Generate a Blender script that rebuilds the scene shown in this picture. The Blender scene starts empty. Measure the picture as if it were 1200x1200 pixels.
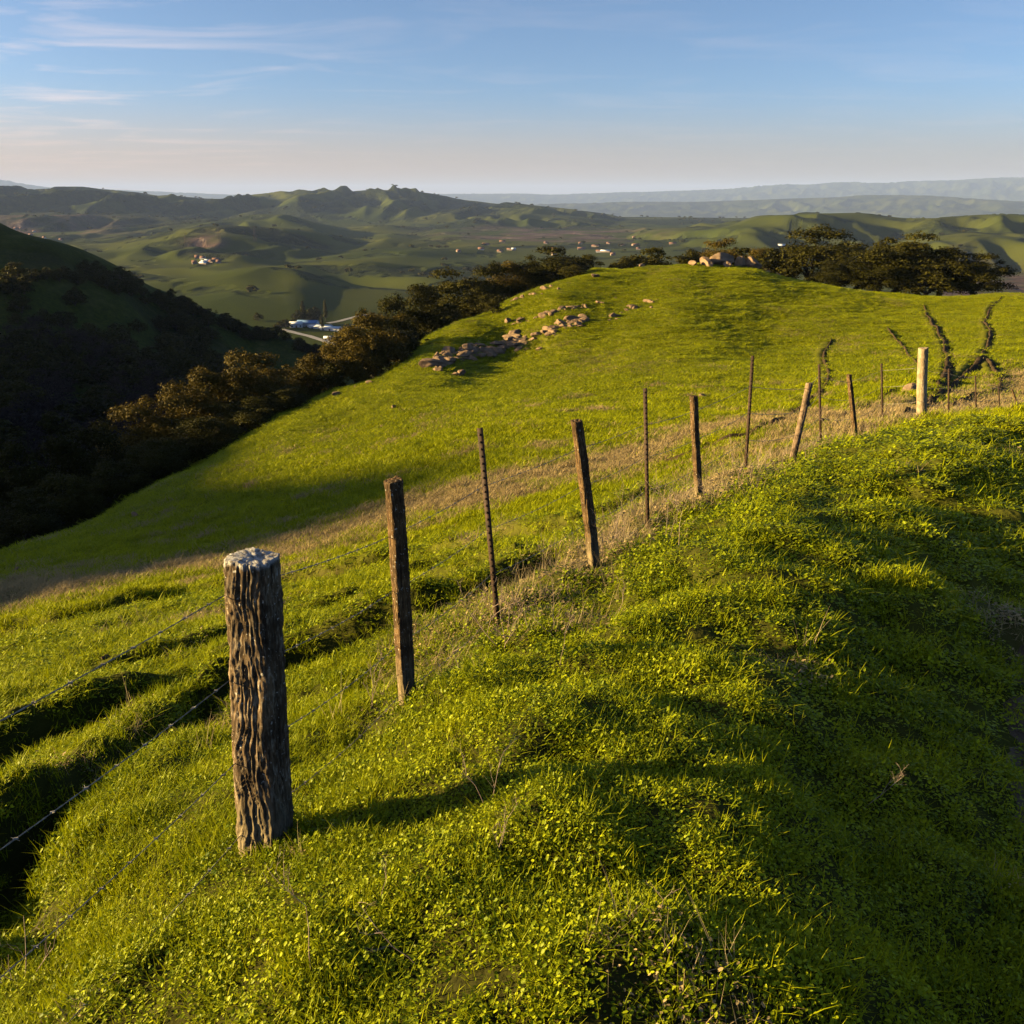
import bpy, math, random
import numpy as np
from mathutils import Vector, Matrix, Euler

random.seed(7)
RNG = np.random.default_rng(11)
sc = bpy.context.scene
COL = sc.collection
R = math.radians

# ------------------------------------------------------------------ camera model
F = 1000.0 / 1200.0            # focal length over picture width
TH = math.atan(0.372)
CT, ST = math.cos(TH), math.sin(TH)
SUN_AZ, SUN_EL = R(-92), R(10.7)

def ray(px, py):
    t = (py - 600) / 1000.0
    return (px - 600) / 1000.0, CT - ST * t, -ST - CT * t

def at(px, py, D):
    a, b, c = ray(px, py)
    return np.array([D * a / b, D, D * c / b])

# ------------------------------------------------------------------ numpy noise
def _h(ix, iy, seed):
    n = (ix.astype(np.int64) * 374761393 + iy.astype(np.int64) * 668265263 + seed * 974711) & 0xffffffff
    n = ((n ^ (n >> 13)) * 1274126177) & 0xffffffff
    n = ((n ^ (n >> 16)) * 2246822519) & 0xffffffff
    return (n ^ (n >> 15)) & 0xffffffff

def perlin(x, y, seed=0):
    x = np.asarray(x, float); y = np.asarray(y, float)
    x0 = np.floor(x); y0 = np.floor(y); fx = x - x0; fy = y - y0
    ux = fx * fx * fx * (fx * (fx * 6 - 15) + 10); uy = fy * fy * fy * (fy * (fy * 6 - 15) + 10)
    def g(dx, dy):
        a = _h(x0 + dx, y0 + dy, seed) * (2 * np.pi / 4294967296.0)
        return np.cos(a) * (fx - dx) + np.sin(a) * (fy - dy)
    a = g(0, 0); b = g(1, 0); c = g(0, 1); d = g(1, 1)
    return ((a + (b - a) * ux) * (1 - uy) + (c + (d - c) * ux) * uy) * 1.5

def fbm(x, y, o=4, seed=0, gain=0.5):
    s = 0; a = 1.0
    for i in range(o):
        s = s + a * perlin(x * 2 ** i, y * 2 ** i, seed + i * 17); a *= gain
    return s

def sstep(a, b, x):
    t = np.clip((x - a) / (b - a), 0, 1)
    return t * t * (3 - 2 * t)

# ------------------------------------------------------------------ terrain
CP = []
def P(px, py, D): CP.append(at(px, py, D))
def W(x, y, z): CP.append(np.array([x, y, z], float))
POST_BASE = [(315, 985, 2.9), (480, 830, 4.6), (583, 725, 5.9), (697, 662, 7.2), (759, 622, 8.4), (818, 597, 9.6),
             (873, 558, 10.8), (928, 542, 12.5), (961, 523, 14), (1003, 515, 15.5), (1034, 499, 17.5), (1080, 497, 17),
             (1111, 494, 20), (1144, 485, 24), (1171, 482, 27), (1192, 479, 30)]
for p in POST_BASE: P(*p)
for p in [(0, 1200, 2.16), (300, 1200, 1.8), (600, 1200, 1.58), (900, 1200, 1.66), (1200, 1200, 1.94),
          (600, 1000, 2.3), (900, 1000, 2.5), (1050, 1000, 2.78), (1200, 1000, 3.15),
          (600, 850, 3.64), (800, 850, 3.62), (1000, 850, 3.98), (1200, 850, 4.55),
          (700, 750, 5.0), (900, 700, 5.55), (1050, 700, 6.05), (1200, 700, 6.75),
          (900, 600, 7.9), (1050, 600, 8.5), (1200, 600, 9.3), (1000, 550, 10.4), (1100, 530, 11), (1200, 530, 11.8),
          (1200, 492, 14.2),
          (0, 900, 5.2), (0, 800, 9), (0, 710, 20), (0, 655, 36), (200, 800, 7), (200, 700, 15), (200, 620, 35),
          (200, 565, 55), (400, 700, 11.5), (400, 600, 27), (400, 500, 62), (420, 452, 85), (550, 600, 20),
          (550, 500, 42), (550, 430, 85), (600, 350, 120), (500, 400, 100), (550, 375, 108), (400, 458, 84),
          (330, 490, 75), (250, 540, 66), (100, 620, 50), (700, 315, 135), (830, 309, 145), (760, 312, 140),
          (650, 332, 128), (950, 332, 140), (1050, 345, 135), (1200, 345, 125), (700, 400, 88), (900, 400, 85),
          (1100, 400, 75), (1200, 400, 70), (700, 500, 36), (900, 480, 38), (1050, 460, 36), (1150, 450, 42),
          (800, 550, 20), (650, 620, 13), (850, 520, 22), (1000, 490, 25), (600, 400, 98), (800, 350, 105),
          (650, 345, 110), (700, 330, 121), (760, 322, 130), (800, 311, 144), (830, 322, 130), (880, 315, 142), (900, 321, 140), (900, 345, 112),
          (1000, 341, 128), (600, 375, 106), (1050, 370, 100), (1150, 346, 126), (1150, 370, 95),
          (150, 326, 332), (250, 368, 352), (350, 403, 372), (150, 360, 290),
          (500, 408, 116), (550, 384, 124), (600, 360, 134), (650, 342, 141), (700, 326, 148), (760, 320, 152), (830, 316, 162), (900, 328, 156), (950, 339, 155),
          (1050, 351, 150), (1150, 354, 142), (1200, 353, 140), (425, 464, 98),
          # left hill
          (0, 278, 300), (0, 350, 250), (0, 450, 200), (100, 307, 320), (100, 400, 250), (200, 347, 345),
          (200, 400, 300), (200, 450, 240), (300, 387, 365), (300, 425, 320), (390, 413, 385), (60, 287, 312),
          (420, 432, 360), (150, 350, 430), (200, 370, 430), (250, 385, 450), (100, 325, 430), (0, 300, 420), (340, 412, 430)]:
    P(*p)
for w in [(0, 0, -1.88), (0, -3, -1.7), (2.4, -2, -2.5), (-3, -2, -2.7), (-8, -5, -6), (-25, -10, -15), (-5, 1.5, -3.9),
          (-12, 4, -8), (2.6, 1.2, -2.65), (4.5, 2, -2.9), (8, 5, -3.5), (22, 10, -7), (12, 13, -4.2), (18, 20, -6.2),
          (0, -50, -12), (-50, -80, -25), (0, -300, -60), (60, 55, -13), (100, 80, -20), (150, 50, -40), (100, 0, -28), (50, -20, -16),
          (200, 200, -60), (-40, 20, -22), (-60, -40, -30), (-90, 0, -40), (-75, 60, -40), (-150, 50, -14), (-150, 110, -28),
          (-220, 200, 2), (-265, 105, 21), (-272, 76, 26), (-275, 53, 32.2), (-276, 20, 43), (-280, -40, 46), (-280, -100, 47), (-400, 60, 10), (-400, -100, 0),
          (-55, 100, -41), (-48, 128, -40), (-60, 150, -46), (-18, 170, -40), (-30, 200, -60), (20, 220, -46), (60, 220, -44),
          (115, 215, -42), (-90, 110, -44), (30, 260, -75), (150, 280, -80), (-10, 300, -85),
          (-250, 450, -70), (-350, 350, -40), (-120, 480, -100), (-500, 200, -40)]:
    W(*w)
for k in range(24):
    a = k * math.pi / 12
    W(750 * math.sin(a), 750 * math.cos(a), -126)
CP = np.array(CP)
def warp(x, y):
    r = np.sqrt(x * x + y * y) + 1e-6
    L = np.log(r + 1.5)
    return L * (x / r), L * (y / r), r
def _fit():
    u, v, r = warp(CP[:, 0], CP[:, 1])
    val = CP[:, 2] / (r + 4)
    n = len(u)
    d2 = (u[:, None] - u) ** 2 + (v[:, None] - v) ** 2
    K = np.where(d2 > 0, d2 * np.log(d2 + 1e-20), 0) + np.eye(n) * 0.0001
    Pm = np.stack([np.ones(n), u, v], 1)
    A = np.zeros((n + 3, n + 3)); A[:n, :n] = K; A[:n, n:] = Pm; A[n:, :n] = Pm.T
    sol = np.linalg.solve(A, np.concatenate([val, np.zeros(3)]))
    return u, v, sol[:n], sol[n:]
CU, CV, CW, CA = _fit()
def tps(x, y):
    u, v, r = warp(x, y)
    s = CA[0] + CA[1] * u + CA[2] * v
    for i in range(len(CU)):
        d2 = (u - CU[i]) ** 2 + (v - CV[i]) ** 2
        s = s + CW[i] * d2 * np.log(d2 + 1e-20)
    return s * (r + 4)

def prof(pts, R0):           # crest heights from picture rows at distance R0, as function of px
    xs = [p[0] for p in pts]
    zs = []
    for p in pts:
        a, b, c = ray(p[0], p[1]); zs.append(R0 * c / b)
    return xs, zs
VF = -126.0
RIDGES = [   # distance, half width front, half width back, crest profile, distance wobble
    (1250, 260, 300, [(-400, 330), (100, 330), (170, 326), (280, 319), (345, 322), (375, 334), (470, 340), (560, 352), (700, 360), (1600, 360)], 60),
    (1750, 260, 300, [(-400, 310), (60, 303), (150, 300), (200, 305), (300, 304), (400, 312), (470, 317), (560, 322), (700, 335), (1600, 330)], 90),
    (2450, 380, 400, [(-400, 290), (0, 285), (120, 284), (200, 275), (260, 268), (330, 271), (390, 282), (450, 288), (540, 300), (640, 305), (1600, 310)], 150),
    (3400, 420, 500, [(-400, 270), (0, 270), (120, 266), (230, 262), (290, 256), (322, 250), (350, 257), (400, 270), (480, 280), (560, 292), (700, 300), (1600, 300)], 100),
    (4100, 340, 500, [(-400, 246), (0, 249), (60, 247), (130, 252), (200, 254), (260, 257), (330, 262), (420, 264), (480, 262), (540, 258), (620, 262), (700, 275), (760, 285), (1600, 290)], 200),
    (6000, 1250, 1500, [(-400, 226), (0, 225), (60, 223), (90, 221), (150, 224), (200, 231), (250, 236), (290, 230), (350, 227), (430, 223), (480, 225), (520, 231), (580, 239), (640, 245), (700, 252), (740, 259), (780, 266), (860, 275), (1600, 275)], 300),
    (4300, 480, 500, [(-400, 290), (400, 290), (500, 262), (560, 252), (620, 250), (690, 256), (740, 262), (780, 262), (830, 268), (900, 280), (1600, 285)], 150),
    (2750, 340, 420, [(-400, 310), (640, 310), (720, 285), (760, 270), (800, 266), (850, 263), (895, 250), (960, 248), (1015, 248), (1060, 255), (1110, 254), (1150, 249), (1210, 249), (1400, 246), (1800, 250)], 200),
    (2050, 250, 300, [(-400, 340), (900, 330), (980, 305), (1040, 292), (1100, 276), (1150, 270), (1200, 272), (1400, 275)], 110),
    (17000, 2200, 2500, [(-400, 240), (0, 238), (300, 240), (600, 240), (690, 238), (760, 237), (860, 236), (900, 234), (960, 232), (1040, 229), (1080, 229), (1130, 232), (1200, 236), (1600, 232)], 600),
    (31000, 3500, 3500, [(-400, 212), (0, 213), (60, 220), (200, 226), (400, 230), (560, 227), (660, 228), (760, 225), (840, 223), (900, 218), (960, 216), (1040, 215), (1100, 214), (1160, 211), (1200, 212), (1600, 205)], 900),
]
RIDGES = [(a, b, c, prof(d, a), e) for a, b, c, d, e in RIDGES]

def floor_z(r): return VF - 290 * sstep(5200, 9500, r)
def far_z(x, y):
    r = np.sqrt(x * x + y * y)
    yy = np.maximum(y, 0.25 * np.abs(x) + 1)
    b = 1.0
    # picture column of this direction at eye level
    cyl = CT + ST * 0.36
    px = 600 + 1000 * (x / yy) * cyl
    z = floor_z(r) + 3 * perlin(x / 300, y / 300, 3) + 8 * perlin(x / 900, y / 900, 4)
    # erosion: gullies with a domain warp
    wx = x + 220 * perlin(x / 900, y / 900, 21); wy = y + 220 * perlin(x / 900, y / 900, 22)
    g1 = 1 - np.abs(perlin(wx / 620, wy / 760, 31)) * 2.2
    g2 = 1 - np.abs(perlin(wx / 260, wy / 300, 32)) * 2.2
    g3 = perlin(wx / 120, wy / 120, 33)
    big = 1 - np.abs(perlin(wx / 2600, wy / 2600, 35)) * 2
    out = z * 0
    for (R0, wf, wb, (xs, zs), wob) in RIDGES:
        Rl = R0 + wob * perlin(px / 260, px * 0 + R0, 5)
        hc = sum(np.interp(px + q, xs, zs) for q in (-16, -8, 0, 8, 16)) / 5 - floor_z(Rl)
        hc = np.maximum(hc, 0)
        d = r - Rl
        w = np.where(d < 0, wf, wb)
        t = np.abs(d) / w
        sh = np.clip(1 - t / 2.0, 0, 1); sh = sh * sh * (3 - 2 * sh) * 0.75 + 0.25 * np.exp(-t * t * 2.0)
        k = 0.42 + 0.20 * g1 + 0.09 * g2 + 0.03 * g3
        # flanks are carved, the crest keeps its outline
        carve = np.clip(t * 1.6, 0, 1)
        amp = hc * sh * (1 + carve * (k - 0.62) * (1.1 if R0 > 2700 else 0.55))
        amp = amp * (1 + 0.04 * g3 * (R0 > 3900))
        ls = R0 * .075 + 60
        spur = 1 - np.abs(perlin(wx / ls + R0, wy / (ls * 2.2), 36)) * 2.6 + .55 * (1 - 2.6 * np.abs(perlin(wx / (ls * .42), wy / (ls * .9), 37))) + .2 * perlin(wx / (ls * .2), wy / (ls * .3), 38)
        if 1500 < R0 < 15000: amp = amp + (R0 * .0062 + 8 * (R0 in (2750, 2050)) + 14 * (R0 == 6000)) * spur * np.clip(carve, .08, 1) * sstep(.02, .3, sh) * np.clip(hc / 25, 0, 1) * (carve > 0) - R0 * .0025 * carve * sstep(.02, .3, sh)
        amp = np.minimum(amp, hc * 1.0)
        if R0 > 15000: amp = amp * (1 + 0.05 * big)
        out = np.maximum(out, amp) + 0.02 * np.minimum(out, amp)
    roll = sstep(800, 1600, r) * (1 - sstep(3500, 4500, r)) * sstep(620, 500, px - 0) if False else sstep(900, 1500, r) * (1 - sstep(3300, 4200, r))
    left = 1 - sstep(450, 620, px)
    out = out + roll * left * (13 * (perlin(wx / 330, wy / 260, 41) + .3) + 6.5 * perlin(wx / 150, wy / 150, 42) + 7 * (.4 - 2.2 * np.abs(perlin(wx / 230, wy / 300, 43))))
    return z + out

def H_base(x, y):
    x = np.asarray(x, float); y = np.asarray(y, float)
    r = np.sqrt(x * x + y * y)
    z = np.zeros_like(r)
    w = sstep(430, 760, r)
    nm = w < 1; fm = w > 0
    if nm.any(): z[nm] += (1 - w[nm]) * tps(x[nm], y[nm])
    if fm.any(): z[fm] += w[fm] * far_z(x[fm], y[fm])
    calm = 1 - .97 * np.exp(-((x + 1.03) ** 2 + (y - 2.9) ** 2) / .36)     # trodden level round the big post
    def oct_(lam, amp, r0, r1, r2, r3, seed):
        m = (r > r0) & (r < r3)
        if m.any():
            rr = r[m]
            ww = sstep(r0, r1, rr) * (1 - sstep(r2, r3, rr)) * calm[m]
            z[m] += amp * ww * perlin(x[m] / lam + seed * 3.3, y[m] / lam, seed)
    oct_(0.33, 0.058, 0, 1.0, 12, 30, 51)
    oct_(0.8, 0.125, 0, 1.5, 40, 90, 52)
    oct_(2.3, 0.12, 2, 6, 120, 220, 53)
    oct_(7, 0.19, 12, 30, 300, 500, 54)
    oct_(24, 0.22, 30, 70, 900, 1500, 55)
    oct_(38, 1.6, 170, 230, 400, 700, 56)
    oct_(90, 3.5, 190, 280, 420, 800, 57)
    return z

def hit(px, py, fn=None, rmin=1.0, rmax=45000):
    fn = fn or H_base
    a, b, c = ray(px, py)
    Y = np.exp(np.linspace(math.log(rmin), math.log(rmax), 1600))
    z = fn(Y * a / b, Y)
    below = np.nonzero(z > Y * c / b)[0]
    if len(below) == 0: return None
    i = below[0]
    if i == 0: return np.array([Y[0] * a / b, Y[0], z[0]])
    d0 = Y[i - 1] * c / b - z[i - 1]; d1 = z[i] - Y[i] * c / b
    t = d0 / (d0 + d1 + 1e-12); D = Y[i - 1] * (1 - t) + Y[i] * t
    return np.array([D * a / b, D, D * c / b])

# furrows, ditches and trodden tracks -------------------------------------------
LINES = [  # picture polyline, width m, depth m, bare soil with painted furrow shade, amplitude noise
    ([(-60, 1085), (0, 1005), (60, 945), (150, 880), (240, 825), (330, 780), (440, 740), (560, 693), (640, 662), (690, 640)], .27, .38, .25, .12),
    ([(-60, 930), (0, 885), (60, 857), (130, 835), (200, 812), (262, 785), (330, 752), (400, 722), (500, 683), (600, 655), (690, 622)], .26, .36, .3, .15),
    ([(60, 815), (150, 783), (240, 760), (330, 728), (420, 700), (500, 672), (560, 655), (620, 640)], .22, .27, .2, .3),
    ([(-40, 757), (0, 748), (60, 733), (130, 715), (180, 702), (262, 690), (340, 682), (420, 668), (500, 652), (600, 630), (680, 612), (760, 585), (830, 556), (880, 530)], .3, .36, 1, .15),
    ([(975, 398), (965, 415), (974, 440), (960, 460), (930, 485), (890, 505), (830, 528), (780, 545)], .38, .38, .9, .2),
    ([(1088, 345), (1082, 358), (1090, 372), (1100, 386), (1107, 398), (1110, 412), (1112, 425), (1110, 440), (1104, 450), (1100, 456)], .42, .55, 1, .1),
    ([(1174, 348), (1161, 362), (1155, 377), (1162, 390), (1160, 403), (1152, 416), (1164, 430), (1174, 441), (1172, 457)], .38, .52, 1, .1),
    ([(1152, 418), (1130, 440), (1100, 462), (1060, 488)], .48, .55, .9, .2),
    ([(1175, 456), (1140, 464), (1115, 478)], .3, .35, .7, .3),
    ([(1040, 385), (1056, 402), (1075, 428)], .25, .18, .6, .5),
    ([(1070, 455), (1030, 470), (990, 490), (960, 498)], .25, .22, .5, .5),
    ([(1080, 500), (1020, 480)], .2, .15, .3, .5),
    ([(-30, 715), (60, 705), (150, 690), (250, 672), (340, 655), (430, 632)], .3, .07, .2, .5),
]
LW = []
for pts, w, dep, soil, an in LINES:
    ws = []
    for a in pts:
        h = hit(*a)
        if h is not None and h[1] < 220: ws.append(h[:2])
    LW.append((np.array(ws), w, dep, soil, an))
def line_field(x, y, ws=None):
    dz = np.zeros_like(x); soil = np.zeros_like(x)
    for k, (pts, w, dep, so, an) in enumerate(LW):
        lo = pts.min(0) - 5 * w - .5; hi = pts.max(0) + 5 * w + .5
        m = (x > lo[0]) & (x < hi[0]) & (y > lo[1]) & (y < hi[1])
        if not m.any(): continue
        pk = 1.0 if k < 3 or k > 10 else .25
        X = x[m] + pk * w * .8 * perlin(x[m] / (w * 5), y[m] / (w * 5), 60 + k); Y = y[m] + pk * w * .5 * perlin(x[m] / (w * 5), y[m] / (w * 5), 80 + k)
        best = np.full(X.shape, 1e9); sd = np.zeros_like(X); tt = np.zeros_like(X)
        n = len(pts)
        for i in range(n - 1):
            ax, ay = pts[i]; bx, by = pts[i + 1]
            vx, vy = bx - ax, by - ay; L2 = vx * vx + vy * vy + 1e-9
            t = np.clip(((X - ax) * vx + (Y - ay) * vy) / L2, 0, 1)
            dx = X - ax - t * vx; dy = Y - ay - t * vy
            d = np.sqrt(dx * dx + dy * dy)
            s = np.sign(vx * (Y - ay) - vy * (X - ax))
            if (pts[-1][1] < pts[0][1]): s = -s
            u = d < best
            best[u] = d[u]; sd[u] = (d * s)[u]; tt[u] = ((i + t) / (n - 1))[u]
        fade = sstep(0, .06, tt) * (1 - sstep(.88, 1, tt))
        if k in (0, 1, 3, 12): fade = 1 - sstep(.85, 1, tt)
        nz = 1 - an * np.clip(.5 + 1.1 * perlin(X / (w * 6) + k, Y / (w * 6), 90 + k), 0, 1)
        A = dep * fade * nz * (.3 if 4 <= k <= 9 else 1)
        d = sd / w
        pr = .55 * np.exp(-((d - 1.25) / .8) ** 2) - np.exp(-((d + .35) / .75) ** 2)
        dz[m] += A * pr
        soil[m] = np.maximum(soil[m], so * fade * np.exp(-((d + .1) / (.7 * (1 if ws is None else ws[m]))) ** 2))
    return dz, soil

def H(x, y):
    x = np.atleast_1d(np.asarray(x, float)); y = np.atleast_1d(np.asarray(y, float))
    return H_base(x, y) + line_field(x, y)[0]
def Hs(x, y): return float(H(np.array([x]), np.array([y]))[0])

TRAIL = [(2.5, -6), (2.42, -2), (2.4, 1), (2.5, 2.4), (2.85, 3.6), (3.75, 5), (5.2, 7.3), (6.8, 9.6), (10, 12), (14, 14.5)]
def trail_d(x, y):
    best = np.full(np.shape(x), 1e9)
    for (ax, ay), (bx, by) in zip(TRAIL[:-1], TRAIL[1:]):
        vx, vy = bx - ax, by - ay
        t = np.clip(((x - ax) * vx + (y - ay) * vy) / (vx * vx + vy * vy), 0, 1)
        best = np.minimum(best, np.hypot(x - ax - t * vx, y - ay - t * vy))
    return best + .22 * perlin(x / .9, y / .9, 7) + .08 * perlin(x / .25, y / .25, 8)
FP = np.array([at(*p)[:2] for p in POST_BASE])
FPX = np.vstack([FP[0] + np.array([-2.2, -6.6]), FP, FP[-1] + np.array([12, 16])])
def fence_d(x, y):       # signed: positive on the field side
    best = np.full(np.shape(x), 1e9); sg = np.zeros(np.shape(x))
    for i in range(len(FPX) - 1):
        a = FPX[i]; v = FPX[i + 1] - a
        t = np.clip(((x - a[0]) * v[0] + (y - a[1]) * v[1]) / (v @ v), 0, 1)
        d = np.hypot(x - a[0] - t * v[0], y - a[1] - t * v[1])
        s = np.sign(v[0] * (y - a[1]) - v[1] * (x - a[0]))
        u = d < best; best[u] = d[u]; sg[u] = s[u]
    return best * sg
# straw coloured band: its lower and upper edge in the picture
STRAW = [np.array([hit(*a)[:2] for a in [(-30, 708), (80, 688), (200, 665), (320, 648), (420, 615), (500, 590), (600, 570), (700, 545), (800, 515), (880, 495), (1000, 485), (1100, 476)]])]
def dry_mask(x, y):
    r = np.hypot(x, y)
    d = np.full(np.shape(x), 1e9)
    pts = STRAW[0]
    for i in range(len(pts) - 1):
        a = pts[i]; v = pts[i + 1] - a
        t = np.clip(((x - a[0]) * v[0] + (y - a[1]) * v[1]) / (v @ v), 0, 1)
        d = np.minimum(d, np.hypot(x - a[0] - t * v[0], y - a[1] - t * v[1]) / (1.5 + .08 * np.hypot(a[0], a[1])))
    n = perlin(x / 2.2, y / 2.2, 201) * .6 + perlin(x / .7, y / .7, 202) * .5
    m = np.clip(1.1 - d + n * .8, 0, 1) * .75
    f = fence_d(x, y)
    m2 = np.exp(-((f - .25) / .55) ** 2) * sstep(3.6, 6.5, r) * np.clip(.55 + n, 0, 1)
    m2b = np.exp(-((f - 1.2) / 1.6) ** 2) * sstep(11, 20, r) * np.clip(.75 + n, 0, 1)
    m3 = np.clip(perlin(x / 3.1, y / 3.1, 203) + perlin(x / .8, y / .8, 205) * .6 - .28, 0, 1) * .9 * (f > 0) * (r < 60)
    m4 = np.clip(perlin(x / 1.1, y / 1.1, 204) - .42, 0, 1) * 1.2 * (f < 0)
    m5 = np.clip(.5 * perlin(x / 9, y / 30, 206) + .45 * perlin(x / 3, y / 3, 207) - .1, 0, 1) * sstep(25, 60, r)
    return np.clip(np.maximum.reduce([m, m2, m2b, m3, m4, m5 * .5]), 0, 1)

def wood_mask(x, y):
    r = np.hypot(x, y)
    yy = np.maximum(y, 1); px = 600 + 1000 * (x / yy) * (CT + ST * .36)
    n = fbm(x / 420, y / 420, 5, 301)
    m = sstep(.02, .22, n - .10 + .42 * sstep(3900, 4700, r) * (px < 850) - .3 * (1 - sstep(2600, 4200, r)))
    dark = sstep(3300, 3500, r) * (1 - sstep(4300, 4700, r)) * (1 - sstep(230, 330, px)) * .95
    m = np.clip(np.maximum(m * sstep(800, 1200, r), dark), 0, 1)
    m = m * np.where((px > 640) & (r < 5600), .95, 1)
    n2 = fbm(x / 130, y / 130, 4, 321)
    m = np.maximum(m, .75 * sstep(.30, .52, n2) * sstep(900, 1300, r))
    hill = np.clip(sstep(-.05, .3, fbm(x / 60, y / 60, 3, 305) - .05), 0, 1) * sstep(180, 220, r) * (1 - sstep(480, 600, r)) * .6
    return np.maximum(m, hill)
def town_mask(x, y):
    r = np.hypot(x, y); yy = np.maximum(y, 1); px = 600 + 1000 * (x / yy) * (CT + ST * .36)
    z = np.clip(.5 + 1.3 * fbm(x / 160, y / 160, 3, 311), 0, 1)
    a = np.exp(-((px - 650) / 110) ** 2) * sstep(2300, 2700, r) * (1 - sstep(3300, 3700, r))
    b = np.exp(-((px - 30) / 110) ** 2) * sstep(2900, 3200, r) * (1 - sstep(4000, 4300, r)) * .7
    c = (px > 1120) * np.exp(-((r - 1500) / 260) ** 2)
    d = np.exp(-((px - 240) / 26) ** 2) * np.exp(-((r - 2050) / 140) ** 2)
    return np.clip(np.maximum.reduce([a, b, c, d]) * z * 1.4, 0, 1)

def add_attr(me, name, arr):
    a = me.attributes.new(name, 'FLOAT', 'POINT'); a.data.foreach_set('value', np.asarray(arr, np.float32))

def grid_mesh(name, X, Y, Z, wrap=False):
    nr, nc = X.shape
    me = bpy.data.meshes.new(name)
    co = np.stack([X, Y, Z], -1).reshape(-1, 3).astype(np.float32)
    i = np.arange(nr - 1)[:, None] * nc + np.arange(nc - 1)[None]
    q = np.stack([i, i + 1, i + nc + 1, i + nc], -1).reshape(-1, 4)
    if wrap:
        j = np.arange(nr - 1) * nc
        q = np.vstack([q, np.stack([j + nc - 1, j, j + nc, j + 2 * nc - 1], -1)])
    me.vertices.add(len(co)); me.vertices.foreach_set('co', co.ravel())
    me.loops.add(q.size); me.loops.foreach_set('vertex_index', q.ravel().astype(np.int32))
    me.polygons.add(len(q)); me.polygons.foreach_set('loop_start', (np.arange(len(q)) * 4).astype(np.int32))
    me.polygons.foreach_set('use_smooth', np.ones(len(q), bool))
    me.update(calc_edges=True)
    return me

def quads_mesh(name, V, Fq, smooth=False, mats=(), mi=None):
    me = bpy.data.meshes.new(name)
    V = np.asarray(V, np.float32); Fq = np.asarray(Fq, np.int32); k = Fq.shape[1]
    me.vertices.add(len(V)); me.vertices.foreach_set('co', V.ravel())
    me.loops.add(Fq.size); me.loops.foreach_set('vertex_index', Fq.ravel())
    me.polygons.add(len(Fq)); me.polygons.foreach_set('loop_start', (np.arange(len(Fq)) * k).astype(np.int32))
    if smooth: me.polygons.foreach_set('use_smooth', np.ones(len(Fq), bool))
    for m in mats: me.materials.append(m)
    if mi is not None: me.polygons.foreach_set('material_index', np.asarray(mi, np.int32))
    me.update(calc_edges=True)
    return me

# ------------------------------------------------------------------ object helpers
def link(name, me, parent=None, loc=None):
    o = bpy.data.objects.new(name, me); COL.objects.link(o)
    if parent is not None: o.parent = parent
    if loc is not None: o.location = loc
    return o
def tag(o, label=None, cat=None, group=None, kind=None):
    if label: o['label'] = label
    if cat: o['category'] = cat
    if group: o['group'] = group
    if kind: o['kind'] = kind
    return o
def empty(name, loc, label, cat, group=None):
    o = bpy.data.objects.new(name, None); COL.objects.link(o); o.location = loc
    o.empty_display_size = .3
    return tag(o, label, cat, group)
def copy_tree(src, loc, rotz, scale, label, group=None):
    r = src.copy(); COL.objects.link(r); r.location = loc; r.rotation_euler = (0, 0, rotz); r.scale = scale
    r['label'] = label
    if group: r['group'] = group
    elif 'group' in r: del r['group']
    for ch in src.children:
        c = ch.copy(); COL.objects.link(c); c.parent = r
    return r

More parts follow.
